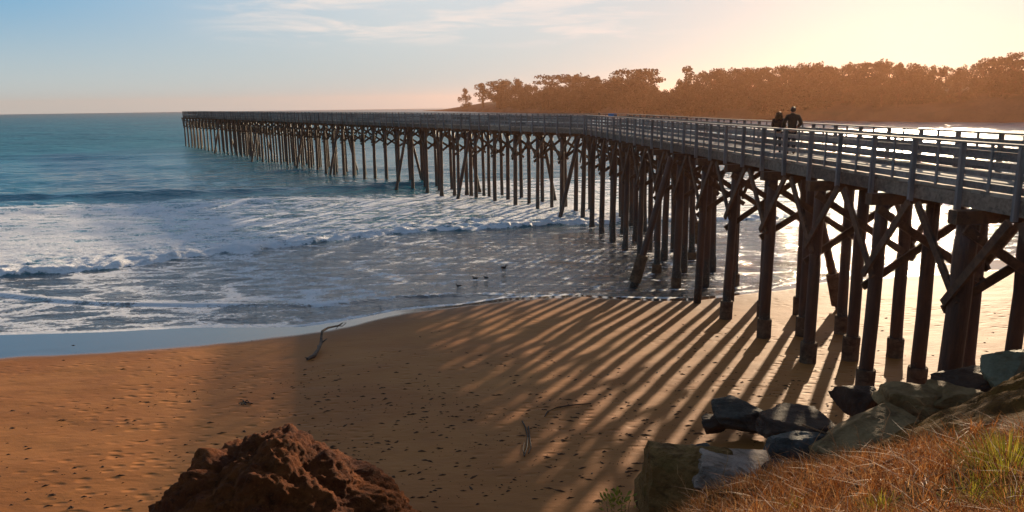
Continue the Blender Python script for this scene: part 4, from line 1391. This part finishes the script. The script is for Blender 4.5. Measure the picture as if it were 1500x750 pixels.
def litter():
    rng = np.random.default_rng(91); vs, fs = [], []
    cnt = 0
    while cnt < 2300:
        x, y = rng.uniform(-30, 1460), rng.uniform(455, 760)
        core = math.exp(-((x - 760) / 330) ** 2 - ((y - 640) / 85) ** 2) + 0.55 * math.exp(-((x - 560) / 180) ** 2 - ((y - 560) / 45) ** 2) + 0.35 * math.exp(-((x - 250) / 220) ** 2 - ((y - 590 - 0.1 * (250 - x)) / 22) ** 2) \
            + 0.4 * math.exp(-((x - 1150) / 300) ** 2 - ((y - 560) / 70) ** 2) + 0.3 * math.exp(-((x - 120) / 160) ** 2 - ((y - 720) / 30) ** 2) + 0.03
        g = vnoise(np.array([x / 40.0]), np.array([y / 16.0]), 4)[0]
        if rng.random() > core * (0.25 + 1.3 * g * g): continue
        p = on_sand(x, y) if cnt % 1 == 0 else None
        if shore_d(np.array([p[0]]), np.array([p[1]]))[0] < 2.0: continue
        s = 0.014 + 0.045 * rng.random() ** 2.6
        k = 6; n = len(vs); el = 0.6 + 1.6 * rng.random(); ra = rng.normal() * 0.5
        for j in range(k):
            a = 6.283 * j / k; q = s * (0.6 + 0.7 * rng.random())
            ex, ey = math.cos(a) * q * (1 + el), math.sin(a) * q
            vs.append((p[0] + ex * math.cos(ra) - ey * math.sin(ra), p[1] + ex * math.sin(ra) + ey * math.cos(ra), p[2] - 0.01))
        vs.append((p[0], p[1], p[2] + s * 0.55))
        fs += [(n + j, n + (j + 1) % k, n + k) for j in range(k)]
        cnt += 1
    me = bpy.data.meshes.new('beach_debris'); me.from_pydata(vs, [], fs)
    o = link_mesh('beach_debris', me, plain('seaweed_bits', (0.085, 0.036, 0.016), 0.8, 0.4, 3)); tag(o, 'dark scraps of seaweed and pebbles strewn over the sand', 'debris', kind='stuff')


litter()


def loft(rings, n=10):
    """closed body through rings (x, z, half width, half height) in the local XZ plane, Y across"""
    vs, fs = [], []
    for x, z, w, h, tilt in rings:
        for k in range(n):
            g = 2 * math.pi * k / n
            vs.append((x - math.sin(tilt) * math.sin(g) * h, math.cos(g) * w, z + math.cos(tilt) * math.sin(g) * h))
    for i in range(len(rings) - 1):
        for k in range(n):
            fs.append((i * n + k, i * n + (k + 1) % n, (i + 1) * n + (k + 1) % n, (i + 1) * n + k))
    fs.append(tuple(range(n - 1, -1, -1))); fs.append(tuple((len(rings) - 1) * n + k for k in range(n)))
    return vs, fs


M_BIRD = plain('dark_feathers', (0.02, 0.018, 0.016), 0.6, 0.4, 20)
M_BILL = plain('bird_bill', (0.12, 0.09, 0.03), 0.5, 0.1)


def duck(p, rz, label, sc=1.0):
    root = empty('duck', p); root.rotation_euler.z = rz; root.scale = (sc, sc, sc)
    tag(root, label, 'duck', 'ducks in the shallow water')
    vs, fs = loft([(-.36, .10, .01, .01, 0), (-.30, .09, .06, .04, 0), (-.18, .05, .11, .09, 0), (0, .03, .14, .12, 0), (.13, .05, .12, .11, .3), (.20, .11, .06, .07, .9), (.22, .18, .04, .045, 1.4), (.24, .235, .045, .05, .9), (.28, .25, .042, .042, .2), (.315, .245, .02, .02, 0)])
    me = bpy.data.meshes.new('body'); me.from_pydata(vs, [], fs); me.polygons.foreach_set('use_smooth', [True] * len(me.polygons)); link_mesh('body', me, M_BIRD, root)
    vs, fs = loft([(.31, .24, .02, .016, 0), (.35, .232, .022, .009, 0), (.385, .23, .012, .005, 0)], 8)
    me = bpy.data.meshes.new('bill'); me.from_pydata(vs, [], fs); link_mesh('bill', me, M_BILL, root)


for x, y, rz, sc, lab in ((672, 420, 3.1, 0.75, 'dark duck nearest the sand, left of the other ducks'), (696, 409, 3.1, 0.8, 'dark duck in the middle of the three close together, by its pale neighbour'),
                      (712, 408, 3.0, 0.7, 'dark duck directly right of the middle duck in the shallows'), (738, 393, 0.2, 0.9, 'duck farthest out in the broken glitter, apart from the other three')):
    p = ground(x, y, 0.0); p[2] = 0.03
    duck(p, rz, lab, sc * 0.62)

# a bird on the rail by the bend and a blue cloth hung over the far rail
s_b = min(((abs(project(pp(0, s, 0.02, RAIL_H))[0] - 878), s) for s in np.arange(20, LEN0, 0.05)))[1]
p = pp(0, s_b, 0.02, RAIL_H + 0.012)
root = empty('gull', p); root.rotation_euler.z = R(200); root.scale = (0.62,) * 3; tag(root, 'small dark bird perched on the pier rail near the bend', 'bird')
vs, fs = loft([(-.24, .10, .01, .01, .4), (-.16, .14, .04, .03, .4), (-.04, .18, .075, .075, .5), (.06, .23, .07, .08, .8), (.10, .30, .04, .05, 1.2), (.12, .35, .042, .045, .6), (.155, .36, .03, .03, 0)])
me = bpy.data.meshes.new('body'); me.from_pydata(vs, [], fs); me.polygons.foreach_set('use_smooth', [True] * len(me.polygons)); link_mesh('body', me, M_BIRD, root)
vs, fs = loft([(.15, .36, .014, .014, 0), (.19, .355, .01, .009, 0), (.215, .345, .004, .004, 0)], 8)
me = bpy.data.meshes.new('bill'); me.from_pydata(vs, [], fs); link_mesh('bill', me, M_BILL, root)
for sy_ in (-.03, .03):
    mb = MB(); mb.tube([(0, sy_, 0), (0, sy_, .13)], .008, 6); mb.beam((-.02, sy_, .006), (.05, sy_, .006), .03, .012)
    v = np.concatenate(mb.v); me = bpy.data.meshes.new('leg'); me.from_pydata(v.tolist(), [], mb.f); link_mesh('leg', me, M_BILL, root)

s_c = min(((abs(project(pp(1, s, WID, RAIL_H))[0] - 897), s) for s in np.arange(0.5, 8, 0.05)))[1]
nU = 14
vs, fs = [], []
prof = [(-.16, -.22), (-.145, -.10), (-.135, .0), (-.10, .018), (0.02, .022), (.14, .018), (.165, .0), (.175, -.10), (.19, -.20)]
for i in range(nU + 1):
    t = i / nU
    for o_, z in prof:
        w_ = 0.012 * math.sin(9 * t + o_ * 8) * (1 if z < -.05 else 0)
        vs.append(pp(1, s_c - 0.35 + 0.7 * t, WID + o_ + w_ + 0.0, RAIL_H + 0.004 + z))
k = len(prof)
for i in range(nU):
    for j in range(k - 1): fs.append((i * k + j, i * k + j + 1, (i + 1) * k + j + 1, (i + 1) * k + j))
o0 = vs[0].copy(); me = bpy.data.meshes.new('towel'); me.from_pydata([tuple(v - o0) for v in vs], [], fs)
o = link_mesh('towel', me, plain('blue_cloth', (0.03, 0.16, 0.36), 0.85, 0.2)); o.location = Vector(o0.tolist())
sf = o.modifiers.new('thick', 'SOLIDIFY'); sf.thickness = 0.006; sf.offset = 1
tag(o, 'small blue cloth hung over the far rail of the pier at the bend', 'cloth')

# ------------------------------------------------------------------ haze over the bay
bm = bmesh.new(); bmesh.ops.create_cube(bm, size=1.0)
for v in bm.verts:
    v.co = Vector((v.co.x * 6400, v.co.y * 3700 + 1500, -4.5 if v.co.z < 0 else 52))
me = bpy.data.meshes.new('haze'); bm.to_mesh(me); bm.free()
hm = bpy.data.materials.new('sea_haze'); hm.use_nodes = True; nt = hm.node_tree; nt.nodes.clear()
vol = nd(nt, 'ShaderNodeVolumePrincipled'); vol.inputs['Color'].default_value = (1.0, 0.50, 0.29, 1); vol.inputs['Density'].default_value = 0.00012; vol.inputs['Anisotropy'].default_value = 0.70
lk(nt, vol.outputs[0], nd(nt, 'ShaderNodeOutputMaterial').inputs['Volume'])
tag(link_mesh('haze', me, hm), 'thin warm sea haze over the whole bay', 'haze', kind='stuff')
